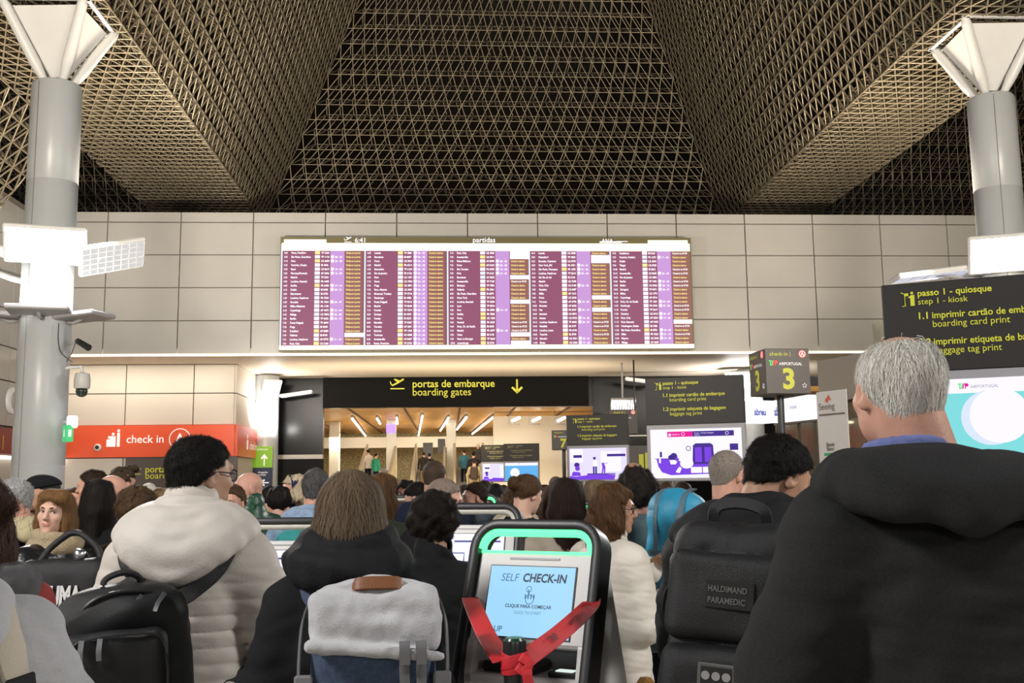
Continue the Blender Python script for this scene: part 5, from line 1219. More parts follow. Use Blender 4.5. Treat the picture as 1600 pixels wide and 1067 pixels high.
    O('printer_slot', M().box((.07, yl, zl - .08), (.17, -.02, zl - .065), .004).out(), BLACKP, o, smooth=False)
    if led: O('status_light', M().box((.09, yl + .01, zl - .065), (.14, -.06, zl - .062)).out(), glow('slot light', (.7, .8, .75), 1.0), o, smooth=False)
    if main:
        m = M(); m.text('ABC', -.11, 0, .03, bold=.03); v, f = m.out(); v2 = (v - t) @ R; v2 = np.stack([v2[:, 0], yl + .03 + v2[:, 2] * 1.2, np.full(len(v2), zl - .0485)], 1) @ R.T + t; O('lettering', (v2, f), wl, o, smooth=False)
    return o
kiosk(842, 821, 3.0, -29, 'white self check-in kiosk with glowing green hoop and blue screen behind the red belt', main=True)
kiosk(746, 792, 4.55, -16, 'white kiosk with unlit hoop and pale screen behind the blue screened kiosk', led=False)
kiosk(452, 815, 4.3, -4, 'white kiosk with unlit hoop between the beige jacket and the ponytailed woman', led=False)
kiosk(741, 774, 8.0, -16, 'far kiosk with green lit hoop beyond the glasses man', led=True)
kiosk(921, 787, 6.2, -20, 'kiosk with green hoop half hidden by the brown haired woman in white', led=True)
kiosk(640, 776, 8.1, -6, 'far kiosk with thin black hoop left of the glasses man', led=False)

# ------------------------------------------------------------------ belt post in front of the kiosk
p = at(804, 998, 2.42); bp = root('belt_post', (p[0], p[1], 0), 'black belt barrier post in front of the blue screened kiosk', 'barrier post')
mb = MB(); mb.lathe([(.0255, .03), (.0255, p[2] - .085), (.027, p[2] - .08), (.027, p[2] - .010), (.0255, p[2] - .003), (.0, p[2] - .002)], (p[0], p[1], 0), 28); O('post', mb.out(), mat('post black', (.016, .017, .017), .3), bp, auto=40)
mb = MB(); mb.lathe([(.024, p[2] - .003), (.021, p[2] + .003), (0, p[2] + .004)], (p[0], p[1], 0), 28); O('cap', mb.out(), mat('post green top', (.01, .05, .03), .3), bp, auto=40)
mb = MB(); mb.lathe([(.17, 0), (.17, .012), (.05, .035), (.031, .04)], (p[0], p[1], 0), 32); O('base', mb.out(), BLACKP, bp, auto=40)
RED = mat('red belt', (.56, .013, .022), .6, bump=(500, .15), var=(20, .06)); REDK = mat('dark belt print', (.10, .004, .006), .6)
def sweep_belt(pts, wz, n=40):
    P = spline(pts, n); return P
z_ = p[2]; ez = np.array([0, 0, 1.0])
bt_ = root('red_belt', (p[0], p[1], z_ - .05), 'red retractable belt tied across the blue screened kiosk and knotted round the black post', 'belt')
a = at(740, 948, 2.86); c1 = np.array([p[0] - .027, p[1] - .014, z_ - .045]); b = at(920, 948, 2.78)
P1 = spline([a + [-.015, .13, .01], a, a * .5 + c1 * .5 + [0, 0, -.012], c1], 24); mb = MB(); mb.tube(P1, 1, flat=(.024, .0012), up=np.array([0.1, -1, .25])); O('belt_strip', mb.out(), RED, bt_)
P2 = spline([b + [.02, .12, .01], b, b * .5 + np.array([p[0] + .025, p[1] - .026, z_ - .04]) * .5 + [0, 0, -.006], (p[0] + .022, p[1] - .028, z_ - .042)], 24); mb = MB(); mb.tube(P2, 1, flat=(.0225, .0012), up=np.array([-.15, -1, .2])); O('belt_strip', mb.out(), RED, bt_)
mb = MB()
for k, dz in enumerate((-.040, -.056, -.048)):
    mb.tube([(p[0] + (.0285 + .0015 * k) * math.cos(q), p[1] + (.0285 + .0015 * k) * math.sin(q), z_ + dz + .008 * math.sin(q * 1.0 + k)) for q in np.linspace(0, 2 * PI, 28, endpoint=False)], 1, flat=(.014, .0014), up=[(math.cos(q), math.sin(q), 0) for q in np.linspace(0, 2 * PI, 28, endpoint=False)], closed=True)
mb.tube(spline([(p[0] + .012, p[1] - .030, z_ - .035), (p[0] + .032, p[1] - .038, z_ - .048), (p[0] + .022, p[1] - .040, z_ - .066), (p[0] + .004, p[1] - .034, z_ - .055)], 14), 1, flat=(.010, .002), up=(0, -1, .2)); O('knot', mb.out(), RED, bt_)
mb = MB(); mb.tube(spline([(p[0] + .026, p[1] - .045, z_ - .06), (p[0] + .034, p[1] - .05, z_ - .13), (p[0] + .03, p[1] - .045, z_ - .22), (p[0] + .036, p[1] - .045, z_ - .32)], 16), 1, flat=(.012, .0012), up=(0.3, -1, 0)); O('loose_end', mb.out(), RED, bt_)
def on_belt(P, i0, i1, txt, size, up, fl=1, logo=False):
    i0, i1 = P[i0], P[i1]; d = i1 - i0; d /= np.linalg.norm(d); n = np.array(up, float); n -= (n @ d) * d; n /= np.linalg.norm(n); zz = np.cross(n, d) * -1
    if zz[2] < 0: zz = -zz
    m = MB(np.stack([d, -n, zz], 1), (i0 + i1) / 2 + n * .0045); m.text(txt, 0, -size * .36, size, align='c', bold=.02); return m
m = on_belt(P2[::-1], 4, 8, 'TAP', .027, (-.15, -1, .2)); O('lettering', m.out(), REDK, bt_, smooth=False); m = on_belt(P2[::-1], 9, 14, 'AIRPORTUGAL', .0155, (-.15, -1, .2)); O('lettering', m.out(), REDK, bt_, smooth=False)
m = on_belt(P1, 20, 22, 'TAP', .028, (.1, -1, .25)); O('lettering', m.out(), REDK, bt_, smooth=False)
# ------------------------------------------------------------------ the crowd: nearest people first
BLK = cloth('black', (.010, .010, .011)); 
BLACKH = (.010, .008, .007); DKBR = (.030, .017, .010); BROWN = (.075, .040, .020); LTBR = (.15, .085, .042); GREY = (.34, .32, .30); BLOND = (.36, .24, .12); RED_ = (.22, .115, .045)
NYLON = mat('black nylon', (.014, .014, .015), .5, bump=(420, .35), var=(10, .12), spec=.45)
ZIP = mat('zip metal', (.30, .30, .31), .35, .8)

# 1 grey-haired man on the right in a charcoal fleece hoodie
p = person('tall grey haired man in a charcoal hooded fleece seen from behind at the right', 1396, 521, 2.05, -4, head=(12, 3, 3), res=0, b=1.09, hscale=.92, tone='pink', hair=('fringe', (.74, .70, .63), 0, .005),
           topw=dict(kind='hoodie', m=mat('charcoal fleece', (.030, .030, .0305), .95, bump=(600, .35), var=(240, .16), spec=.12), t=.026, hood='big', fold=.008, ff=12, hz=-.012, hb=.065, hem=.80, sleeve=1.05, shirt=cloth('blue shirt', (.16, .19, .42))), arms=('down', 'down'), xoff=-.05, seed=1)
jm = p['top']
sp = [(0, -.20, z) for z in (1.60, 1.55)]
# 2 man in the beige quilted jacket
BEI = mat('beige quilted nylon', (.53, .48, .425), .55, bump=(180, .12), var=(5, .05), sheen=.1, spec=.3)
p = person('man with dense black hair in a beige quilted jacket, seen from behind', 316, 680, 3.25, 2, head=(-42, -4, 0), res=0, b=.93, tone='olive', hair=('short', BLACKH, 0, .012), topw=dict(m=BEI, hm=mat('beige hood', (.53, .485, .435), .6, bump=(160, .15), var=(4, .05)), t=.028, hood='big', fold=.004, hz=.03, quilt=(.008, .047), qtop=1.36, hc=.0048, hem=.76, collar='stand'), arms=('down', 'wide'), beard=True, glasses=mat('tinted frames', (.02, .02, .04), .2), seed=2)
P = Pack(p, (-.085, -.30, 1.06), _rz(.30) @ _ry(-.06), 'black backpack with front pocket hanging low on the beige jacket')
sd = SDF.uni((-.23, -.18, -.34), (.23, .15, .33), .008); sd.rbox((0, .0, -.02), (.175, .095, .27), .07, k=.02); sd.ell((0, -.01, .20), (.15, .09, .08), k=.05); sd.wob(.006, 22, 4); sd.wob(.003, 60, 5); bd_ = P.sdf('main_bag', sd, NYLON)
sd = SDF.uni((-.20, -.22, -.20), (.20, -.02, .22), .007); sd.rbox((-.02, -.105, .04), (.135, .045, .125), .035, k=.02); sd.wob(.003, 30, 6); pk = P.sdf('front_pocket', sd, NYLON)
sd = SDF.uni((-.20, -.20, -.36), (.20, -.02, -.06), .008); sd.rbox((-.0, -.095, -.205), (.15, .035, .085), .03, k=.02); sd.wob(.003, 30, 7); P.sdf('lower_pocket', sd, NYLON)
mb = MB(); mb.tube(spline([(-.135, -.140, .02), (-.13, -.148, .12), (-.09, -.150, .155), (.06, -.150, .155), (.105, -.146, .12), (.11, -.138, .0)], 30), .004, 6); P.mb('zip', mb, mat('zip tape', (.03, .03, .032), .4), pk)
for x in (-.10, -.055): mb = MB(); mb.tube([(x, -.152, .155), (x - .004, -.16, .125), (x - .004, -.158, .10)], 1, flat=(.007, .003), up=(0, -1, 0)); P.mb('zip_pull', mb, ZIP, pk)
mb = MB(); mb.tube(spline([(.095, -.15, -.05), (.08, -.155, -.075), (.02, -.157, -.09)], 12), .004, 5); P.mb('reflective_trim', mb, mat('pale trim', (.35, .36, .38), .4), pk)
mb = MB(); mb.tube(spline([(-.05, -.03, .26), (-.045, -.03, .295), (0.0, -.02, .31), (.04, -.01, .295), (.05, 0, .26)], 20), .009, 8); P.mb('grab_handle', mb, NYLON)
mb = MB(); mb.tube(spline([(-.16, -.06, .16), (-.06, -.09, .255), (.08, -.07, .25), (.165, -.02, .15), (.178, -.0, -.1)], 30), .005, 6); P.mb('zip', mb, mat('zip tape', (.03, .03, .032), .4))
for x in (.05, .11): mb = MB(); mb.tube([(x, -.085, .25), (x - .02, -.10, .225), (x - .028, -.105, .205)], 1, flat=(.006, .003), up=(0, -1, 0)); P.mb('zip_pull', mb, ZIP)
for s in (-1, 1): P.strap(s, NYLON, .036, pts=[P.R @ np.array((s * .085, .05, .20)) + P.c, (s * .105 - .02, -.15, 1.34), (s * .135 - .01, -.125, 1.40), (s * .158, -.03, 1.455), (s * .158, .05, 1.41), (s * .15, .125, 1.30), (s * .17, .11, 1.16), (s * .19, .0, 1.06), P.R @ np.array((s * .13, .07, -.16)) + P.c])
# 3 woman with grey-blue backpack
p = person('brown haired woman in a black coat with a thick padded collar, seen from behind', 548, 733, 2.8, 4, head=(3, 4, 2), res=0, fem=True, b=.97, tone='fair', hair=('tail', (.15, .105, .068), .20, .018), topw=dict(kind='coat', m=BLK, t=.034, hood='wrap', fold=.006, hem=.6, collar='stand', hm=mat('black padded collar', (.012, .012, .013), .8, bump=(90, .25), spec=.2)), arms=('down', 'down'), seed=3)
SLATE = mat('slate blue canvas', (.055, .085, .145), .85, bump=(420, .4), var=(120, .22)); LGR = mat('light grey canvas', (.50, .50, .515), .8, bump=(300, .3), var=(30, .10)); WEB = mat('grey webbing', (.14, .14, .14), .7, bump=(500, .3))
P = Pack(p, (.095, -.31, 1.19), _rz(.04) @ _ry(.0), 'slate blue backpack with a light grey roll top flap and tan leather handle')
sd = SDF.uni((-.23, -.17, -.38), (.23, .15, .27), .007); sd.rbox((0, 0, -.08), (.155, .095, .29), .045, k=.02); sd.wob(.005, 18, 5); sd.wob(.0018, 60, 6); P.sdf('main_bag', sd, SLATE)
sd = SDF.uni((-.24, -.20, .0), (.24, .16, .32), .007)
sd.rbox((0, -.012, .205), (.158, .102, .065), .035, k=.02); sd.rbox((.01, -.085, .165), (.156, .035, .045), .02, _rx(.12), k=.02); sd.ell((0, -.02, .25), (.15, .08, .045), k=.03); sd.cone((-.15, -.13, .145), (.165, -.13, .115), .014, .014, k=.015); sd.wob(.006, 24, 8); sd.wob(.0025, 70, 9); fl_ = P.sdf('roll_top_flap', sd, LGR)
mb = MB(); mb.tube(spline([(-.055, -.055, .272), (-.045, -.080, .284), (-.02, -.088, .288), (.04, -.088, .288), (.065, -.080, .284), (.075, -.055, .272)], 20), 1, flat=(.017, .004), up=(0, -.85, .5)); P.mb('leather_handle', mb, mat('tan leather', (.20, .075, .028), .5, bump=(200, .2)))
mb = MB(); mb.tube(spline([(-.10, .03, .25), (-.06, .0, .285), (.06, .0, .285), (.10, .03, .25)], 16), 1, flat=(.016, .004), up=(0, 0, 1)); P.mb('grab_strap', mb, WEB)
for x, k in ((.075, 0), (.115, 1)):
    mb = MB(); mb.tube(spline([(x, -.140, .15), (x + .002, -.140, .05), (x + .02 - .01 * k, -.135, -.09), (x + .035 - .02 * k, -.118, -.125), (x + .028, -.108, -.09)], 24), 1, flat=(.012, .002), up=(0.15 * (1 - 2 * k), -1, 0)); P.mb('webbing_strap', mb, WEB)
    mb = MB(); mb.tube([(x, -.15, .155), (x + .001, -.156, .13), (x + .002, -.15, .10)], 1, flat=(.013, .004), up=(0, -1, 0)); P.mb('hook', mb, ZIP)
for s in (-1, 1):
    mb = MB(); mb.tube(spline([(s * .15, .06, .25), (s * .178, -.02, .20), (s * .182, -.08, .10), (s * .178, -.102, .02), (s * .175, -.06, -.04)], 24), 1, flat=(.013, .002), up=(s, -.3, 0)); P.mb('side_strap', mb, WEB)
    mb = MB(); mb.box((s * .168 - .022, -.118, .03), (s * .168 + .022, -.10, .075), .005); P.mb('buckle', mb, mat('grey buckle', (.20, .20, .21), .4), smooth=False)
mb = MB(); mb.tube(spline([(-.172, -.10, .02), (-.215, -.13, -.09), (-.25, -.14, -.16)], 12), 1, flat=(.016, .002), up=(-.4, -1, 0)); P.mb('loose_strap', mb, mat('pale webbing', (.26, .26, .26), .7))
mb = MB(); mb.tube([(-.03 - .075, -.1005, .03), (-.075 - .03, -.1005, -.36)], .002, 5); P.mb('seam', mb, BLK)
for s in (-1, 1): P.strap(s, mat('slate strap', (.045, .06, .11), .8, bump=(400, .3)), .036, top=(s * .10, .06, .22))
# 4 man in black with tactical backpack
p = person('man in black with thick black hair bowing his head, wearing a big black pack', 1213, 680, 3.1, -14, head=(-52, -28, 0), res=0, b=.86, xoff=.055, tone='tan', hair=('short', BLACKH, 0, .015), topw=dict(m=cloth('black shell', (.012, .0125, .014), .7), t=.034, hood='big', fold=.008, hz=.03, hem=.74), arms=(((.20, .07, 1.13), (.08, .27, 1.16)), ((.20, .07, 1.13), (.08, .27, 1.16))), lean=.10, seed=4)
P = Pack(p, (-.035, -.33, 1.155), _rz(-.10) @ _ry(.08) @ _rx(-.06), 'large black tactical backpack with two stacked pockets and name patches')
sd = SDF.uni((-.24, -.22, -.42), (.24, .17, .40), .0075); sd.rbox((0, .02, -.0), (.165, .11, .345), .07, k=.02); sd.rbox((0, -.10, .10), (.155, .05, .10), .035, k=.02); sd.wob(.006, 20, 2); sd.wob(.0028, 62, 3); P.sdf('main_bag', sd, NYLON)
sd = SDF.uni((-.22, -.25, .02), (.22, -.03, .31), .0075); sd.rbox((0, -.125, .16), (.155, .05, .11), .035, k=.02); sd.wob(.004, 30, 4); up_ = P.sdf('upper_pocket', sd, NYLON)
sd = SDF.uni((-.22, -.27, -.34), (.22, -.03, .10), .0075); sd.rbox((0, -.13, -.12), (.165, .062, .165), .045, k=.02); sd.wob(.004, 30, 5); lo_ = P.sdf('lower_pocket', sd, NYLON)
for z in (-.10, -.15, -.20, -.25): mb = MB(); mb.tube([(-.15, -.196 if z < -.04 else -.178, z), (.15, -.196 if z < -.04 else -.178, z)], 1, flat=(.011, .002), up=(0, -1, 0)); P.mb('webbing_row', mb, mat('pack webbing', (.016, .016, .017), .75), lo_)
PAT = mat('black patch', (.02, .02, .02), .85); PTX = mat('grey patch lettering', (.16, .155, .15), .8)
mb = MB(); mb.box((-.055, -.182, .135), (.065, -.172, .205), .002); pt = P.mb('name_patch', mb, PAT, up_, smooth=False)
mb = MB(); mb.text('HALDIMAND', -.048, .176, .0205, y=-.1835, bold=.02, sx=.80); mb.text('PARAMEDIC', -.048, .148, .0205, y=-.1835, bold=.02, sx=.83)
v, f = mb.out(); O('lettering', (P.T(v), f), PTX, up_, smooth=False)
mb = MB(); mb.box((-.06, -.202, -.065), (.03, -.190, .005), .002); P.mb('emblem_patch', mb, mat('grey patch', (.12, .118, .112), .85), lo_, smooth=False)
mb = MB(); mb.rect(-.052, -.045, .022, -.002, -.2035); v, f = mb.out(); O('patch_field', (P.T(v), f), PAT, lo_, smooth=False)
mb = MB(); [mb.disc(-.040 + .025 * k, -.023, .0105, -.205, 14) for k in range(3)]; mb.rect(-.052, -.06, .022, -.050, -.204); v, f = mb.out(); O('emblem', (P.T(v), f), mat('pale patch print', (.34, .335, .33), .8), lo_, smooth=False)
mb = MB(); mb.tube(spline([(-.07, .0, .335), (-.06, -.02, .385), (.0, -.02, .40), (.06, -.02, .385), (.07, 0, .335)], 18), 1, flat=(.016, .005), up=(0, -1, .3)); P.mb('grab_handle', mb, NYLON)
for s in (-1, 1):
    P.strap(s, NYLON, .036, top=(s * .10, .06, .30))
    mb = MB(); mb.tube(spline([(s * .178, .06, .18), (s * .185, -.02, .14), (s * .172, -.12, .10)], 14), 1, flat=(.013, .003), up=(s, -.3, 0)); P.mb('compression_strap', mb, NYLON)
mb = MB(); mb.tube(spline([(-.19, -.06, -.12), (-.205, -.075, -.15), (-.20, -.08, -.18), (-.185, -.075, -.15), (-.19, -.06, -.12)], 20), .004, 6); P.mb('brass_clip', mb, mat('brass', (.45, .32, .12), .35, .9))
sd = SDF.uni((-.28, -.16, -.36), (-.12, .06, -.14), .008); sd.rbox((-.20, -.06, -.25), (.035, .045, .065), .025, _ry(.2)); sd.wob(.004, 40, 6); P.sdf('side_pouch', sd, NYLON)
# 5 woman in the white puffer jacket
p = person('brown haired woman with glasses in a white puffer jacket, in profile facing right', 960, 756, 4.7, -62, head=(-42, -6, 0), res=1, fem=True, b=1.18, tone='tan', face_on='look', hair=('bob', (.085, .042, .018), .17, .024), topw=dict(m=mat('white puffer', (.68, .63, .55), .6, bump=(90, .15), var=(6, .04)), t=.034, quilt=(.0075, .125), hc=.006, collar='stand', fold=.0035, hem=.80), arms=(((.20, .10, 1.14), (.03, .27, 1.33)), ((.23, .04, 1.09), (.07, .30, 1.18))), glasses=mat('dark red frames', (.05, .008, .008), .3), seed=5, curl=(.9, .7))
mb = MB(); mb.box((.02, -.09, .62), (.20, -.0, .86), .03); v, f = mb.out(); q = root('handbag', p['W']((.24, .05, .70)), 'small mustard handbag at the hip of the woman in the white puffer', 'handbag')
v = v @ _rz(.2).T + np.array((.12, .02, .0)); O('bag_body', (p['W'](v), f), mat('mustard leather', (.22, .10, .012), .5, bump=(150, .2)), q, smooth=False)
mb = MB(); mb.tube(spline([(.17, -.02, .85), (.21, -.05, 1.1), (.16, -.06, 1.40)], 16), .008, 6); O('bag_strap', (p['W'](mb.out()[0]), mb.out()[1]), BLK, q)
# 6 curly dark hair, long black coat
p = person('dark curly haired person in a long black coat left of the blue screened kiosk', 677, 764, 4.0, -4, head=(6, -6, 0), res=0, b=1.12, tone='olive', hair=('curly', (.016, .012, .010), 0, .034), topw=dict(kind='coat', m=BLK, t=.034, fold=.006, hem=.56, collar='stand'), arms=('down', 'low'), seed=6)
q = at(700, 1012, 4.0); q = np.array([q[0], 4.15, 0]); sc_ = root('suitcase', q, 'navy blue suitcase with red strap standing beside the long black coat', 'suitcase')
m = MB(_rz(.25), q); m.box((-.20, -.13, .04), (.20, .13, .84), .04); O('shell', m.out(), mat('navy suitcase fabric', (.022, .04, .13), .7, bump=(300, .3), var=(8, .1)), sc_, smooth=False)
m = MB(_rz(.25), q); m.box((-.16, -.15, .10), (.16, -.125, .72), .02); O('front_pocket', m.out(), mat('navy suitcase fabric', (.022, .04, .13), .7), sc_, smooth=False)
m = MB(_rz(.25), q); m.tube([(-.12, .08, .80), (-.12, .08, 1.02), (.12, .08, 1.02), (.12, .08, .80)], .012, 6); O('handle', m.out(), BLACKP, sc_)
m = MB(_rz(.25), q); m.tube([(-.15, -.155, .40), (.0, -.158, .62), (.16, -.150, .90)], 1, flat=(.012, .002), up=(0, -1, 0)); O('red_strap', m.out(), RED, sc_)
for sx in (-1, 1):
    for sy in (-1, 1): m = MB(_rz(.25), q); m.cyl((sx * .15 - .012, sy * .09, .03), (sx * .15 + .012, sy * .09, .03), .03, n=14); O('wheel', m.out(), BLACKP, sc_)
# 7 woman at the left edge in a light grey sweater coat
p = person('curly brown haired woman in a light grey coat cut off by the left edge', -66, 748, 2.15, -128, head=(14, -8, 0), res=0, fem=True, b=1.22, tone='pink', face_on=True, hair=('long', (.055, .028, .018), .36, .050, (.20, .8, .010)), topw=dict(kind='coat', m=mat('light grey wool', (.44, .44, .45), .95, bump=(400, .3), var=(400, .10)), t=.036, fold=.007, hem=.72, collar='stand', hood='down', sleeve=1.15), arms=(((.30, .02, 1.14), (.22, .24, .98)), 'low'), seed=7)
mb = MB(); Pp = spline([(-.09, -.10, 1.46), (-.10, .02, 1.49), (-.105, .10, 1.42), (-.12, .14, 1.28), (-.15, .13, 1.12), (-.19, .05, 1.04)], 40); Qp, Np = p['top'].snap(Pp, .010)
mb.tube(p['W'](Qp), 1, flat=(.034 * p['S'], .007), up=Np @ p['Rw'].T); stp = root('shoulder_strap', p['W']((-.12, .14, 1.2)), 'cream bag strap with a dark buckle over the grey coat at the left edge', 'bag strap'); O('webbing', mb.out(), mat('cream strap', (.52, .46, .36), .8, bump=(200, .3)), stp)
c_ = p['W'](Qp[22]); mb = MB(); d_ = p['Rw'] @ (Qp[26] - Qp[18]); d_ /= np.linalg.norm(d_); n_ = p['Rw'] @ Np[22]; n_ -= (n_ @ d_) * d_; n_ /= np.linalg.norm(n_); Bm = MB(np.stack([np.cross(d_, n_), d_, n_], 1), c_); Bm.box((-.04, -.014, .002), (.04, .014, .014), .004); O('buckle', Bm.out(), BLACKP, stp, smooth=False)
Bm = MB(np.stack([np.cross(d_, n_), d_, n_], 1), c_); Bm.box((-.008, .01, .012), (.02, .075, .018), .003); O('strap_end', Bm.out(), BLACKP, stp, smooth=False)
# 8 red-haired woman looking back
p = person('red blond haired woman in a black leather jacket turning her face to the viewer', 88, 762, 4.9, 60, head=(118, -3, -4), res=0, fem=True, b=1.15, tone='fair', face_on=True, hair=('long', RED_, .36, .014), topw=dict(m=mat('black leather', (.010, .010, .011), .32, bump=(60, .3), spec=.5), t=.028, fold=.007, hem=.86), scarf=mat('cream fur trim', (.36, .28, .17), .9, bump=(120, .8)), scarf_name='fur_collar', arms=('down', 'phone'), seed=8)
b_ = at(104, 985, 4.5); bg = root('sports_bag', b_, 'black sports bag with white lettering carried behind the red blond woman', 'bag')
sd = SDF.uni((-.24, -.16, -.02), (.24, .16, .36), .012); sd.rbox((0, 0, .15), (.19, .11, .15), .06); sd.wob(.008, 18, 3); v, f = sd.mesh(); O('bag_body', (v + b_, f), NYLON, bg)
mb = MB(_rz(.0), b_ + np.array([0, -.124, 0])); mb.text('PUMA', -.06, .115, .115, bold=.05, slant=.05, sx=.52); O('lettering', mb.out(), mat('white bag print', (.62, .62, .62), .6), bg, smooth=False)
mb = MB(None, b_); mb.tube(spline([(-.14, 0, .27), (-.10, .02, .34), (-.03, .03, .40), (.0, .04, .41)], 20), .014, 8); mb.tube(spline([(.14, 0, .27), (.11, .02, .34), (.04, .03, .40), (.0, .04, .41)], 20), .014, 8); O('carry_strap', mb.out(), NYLON, bg)
mb = MB(None, b_); mb.cyl((.06, -.06, .30), (.075, -.07, .34), .022, n=12); O('keyring', mb.out(), STEEL, bg)
# 9 long dark hair
person('woman with very long dark brown hair and a black coat, seen from behind', 155, 748, 5.6, 12, head=(8, 0, 0), res=0, fem=True, b=1.2, hair=('long', (.020, .011, .008), .44, .016), topw=dict(kind='coat', m=BLK, t=.032, hem=.6), seed=9)
# ---- middle distance, left
person('white haired man in a navy jacket and patterned scarf at the left edge', 20, 747, 5.6, 88, head=(34, -4, 0), res=1, tone='pink', face_on=True, hair=('short', (.42, .41, .40)), glasses=STEEL, topw=dict(m=cloth('navy', (.015, .018, .06)), t=.03, hood='down', hm=mat('white yellow hood', (.5, .42, .25), .9)), scarf=mat('dark patterned scarf', (.04, .04, .055), .9, var=(60, .8)), seed=10)
person('man in a black flat cap and dark jacket in profile before the column', 68, 739, 6.6, 90, head=(24, 0, 0), res=1, tone='tan', face_on=True, hair=('buzz', (.05, .045, .04)), cap=cloth('black cap', (.010, .010, .011)), topw=dict(m=cloth('dark brown', (.03, .024, .022)), t=.028), seed=11)
person('person with tousled brown hair between the white haired man and flat cap', 41, 762, 7.2, 20, res=1, hair=('curly', BROWN, 0, .02), topw=dict(m=BLK), seed=12)
person('dark haired man in a grey jacket in profile before the cream wall', 145, 733, 7.3, 50, head=(42, -6, 0), res=1, tone='pink', hair=('short', DKBR), topw=dict(m=cloth('dark grey', (.05, .05, .052)), t=.028), seed=13)
person('boy with brown hair whose face shows above the grey striped sleeve', 121, 760, 8.2, 150, head=(20, 0, 0), res=1, tone='pink', face_on=True, hair=('short', BROWN), topw=dict(m=cloth('grey stripe', (.12, .12, .12)), t=.02), seed=14)
person('bald man in black with head bowed behind the long haired woman', 176, 743, 6.3, -50, head=(-15, -28, 0), res=1, tone='pink', face_on=True, hair=('bald', DKBR), topw=dict(m=BLK, t=.028, collar='stand'), seed=15)
person('man with a swept back blond tipped quiff and shaved neck', 192, 726, 8.1, -20, head=(-12, -10, 0), res=1, tone='pink', hair=('quiff', (.06, .04, .025)), topw=dict(m=BLK, t=.03, collar='stand'), seed=16)
person('person with bushy brown curls behind the beige hood', 215, 757, 5.3, 5, res=1, fem=True, hair=('curly', (.085, .05, .025), .02, .036), topw=dict(m=cloth('brown', (.06, .04, .025))), seed=17)
person('grey haired person behind the bushy brown curls', 233, 754, 9.2, 10, hair=('short', (.4, .37, .33)), topw=dict(m=BLK), seed=18)
person('blond bun haired person just left of the beige jacket man', 249, 760, 8.6, 15, fem=True, hair=('bun', (.26, .17, .08)), topw=dict(m=cloth('tan', (.2, .13, .08))), seed=19)
person('short brown haired person at the left of the beige jacket man under the gate sign', 264, 764, 9.6, -30, hair=('short', LTBR), tone='pink', topw=dict(m=BLK), seed=20)
person('bald man in a glossy green zip jacket looking left', 388, 738, 6.9, 50, head=(72, -3, 0), res=1, tone='pink', face_on=True, hair=('bald', (.30, .24, .18)), topw=dict(m=mat('green shell', (.012, .065, .030), .38, bump=(50, .2)), t=.026, collar='stand'), arms=('down', 'down'), seed=21)
p = person('person in grey blue holding a hand to the mouth beside the green jacket', 364, 757, 6.4, 150, head=(20, -6, 0), res=1, tone='pink', face_on=True, hair=('short', BROWN), topw=dict(m=cloth('steel blue', (.10, .12, .16))), arms=('chin', 'down'), seed=22)
p = person('grey haired man in a light denim jacket with a teal backpack', 494, 731, 6.0, -14, head=(12, 0, 0), res=1, b=1.1, tone='pink', hair=('short', (.085, .08, .078)), topw=dict(m=mat('light denim', (.24, .33, .47), .85, bump=(250, .4), var=(26, .18)), t=.030, hem=.94, collar='shirt', hood='down'), arms=('wide', 'down'), seed=23)
def simple_pack(p, m, label, c=(0, -.27, 1.2), sz=(.15, .10, .24), R=None, strapm=None, lid=None, w=.03, h=.013):
    P = Pack(p, c, np.eye(3) if R is None else R, label, hz=sz[2]); sd = SDF.uni((-sz[0] - .06, -sz[1] - .1, -sz[2] - .06), (sz[0] + .06, sz[1] + .06, sz[2] + .1), h)
    sd.rbox((0, 0, 0), sz, .06); sd.wob(.006, 20, 3); P.sdf('main_bag', sd, m)
    sd = SDF.uni((-sz[0] - .02, -sz[1] - .12, -sz[2] - .02), (sz[0] + .02, .02, .06), h); sd.rbox((0, -sz[1] - .01, -sz[2] * .45), (sz[0] * .8, .045, sz[2] * .45), .03); P.sdf('front_pocket', sd, m)
    mb = MB(); mb.tube(spline([(-.04, .03, sz[2] - .005), (0, .03, sz[2] + .04), (.04, .03, sz[2] - .005)], 12), .008, 6); P.mb('grab_handle', mb, m)
    for s in (-1, 1): P.strap(s, strapm or m, w, top=(s * .08, sz[1] * .6, sz[2] * .75))
    return P
TEAL = mat('teal canvas', (.02, .24, .23), .75, bump=(200, .3), var=(9, .1))
simple_pack(p, TEAL, 'teal backpack on the man in the denim jacket', (.06, -.26, 1.17))
p = person('blond person with a navy headband beside the denim jacket', 461, 741, 7.7, 70, head=(50, 0, 0), res=1, fem=True, tone='pink', face_on=True, hair=('bob', (.60, .50, .34), .06), topw=dict(m=cloth('navy2', (.02, .03, .07))), seed=24)
mb = MB(); mb.tube([p['HPW'](.0885 * math.sin(a), -.012 + .02 * math.cos(a) * 0 + .035, .035 + .092 * math.cos(a)) for a in np.linspace(-1.9, 1.9, 22)], 1, flat=(.028, .004), up=[p['Rw'] @ p['Mh'] @ np.array([math.sin(a), 0, math.cos(a)]) for a in np.linspace(-1.9, 1.9, 22)]); O('headband', mb.out(), cloth('navy band', (.015, .018, .06)), p['root'])
p = person('dark haired traveller with a black pack between green jacket and headband', 437, 755, 7.6, 10, res=2, hair=('curly', BLACKH, 0, .03), topw=dict(m=BLK), seed=25)
simple_pack(p, NYLON, 'black backpack with pale piping right of the green jacket', (0, -.26, 1.22), h=.018)
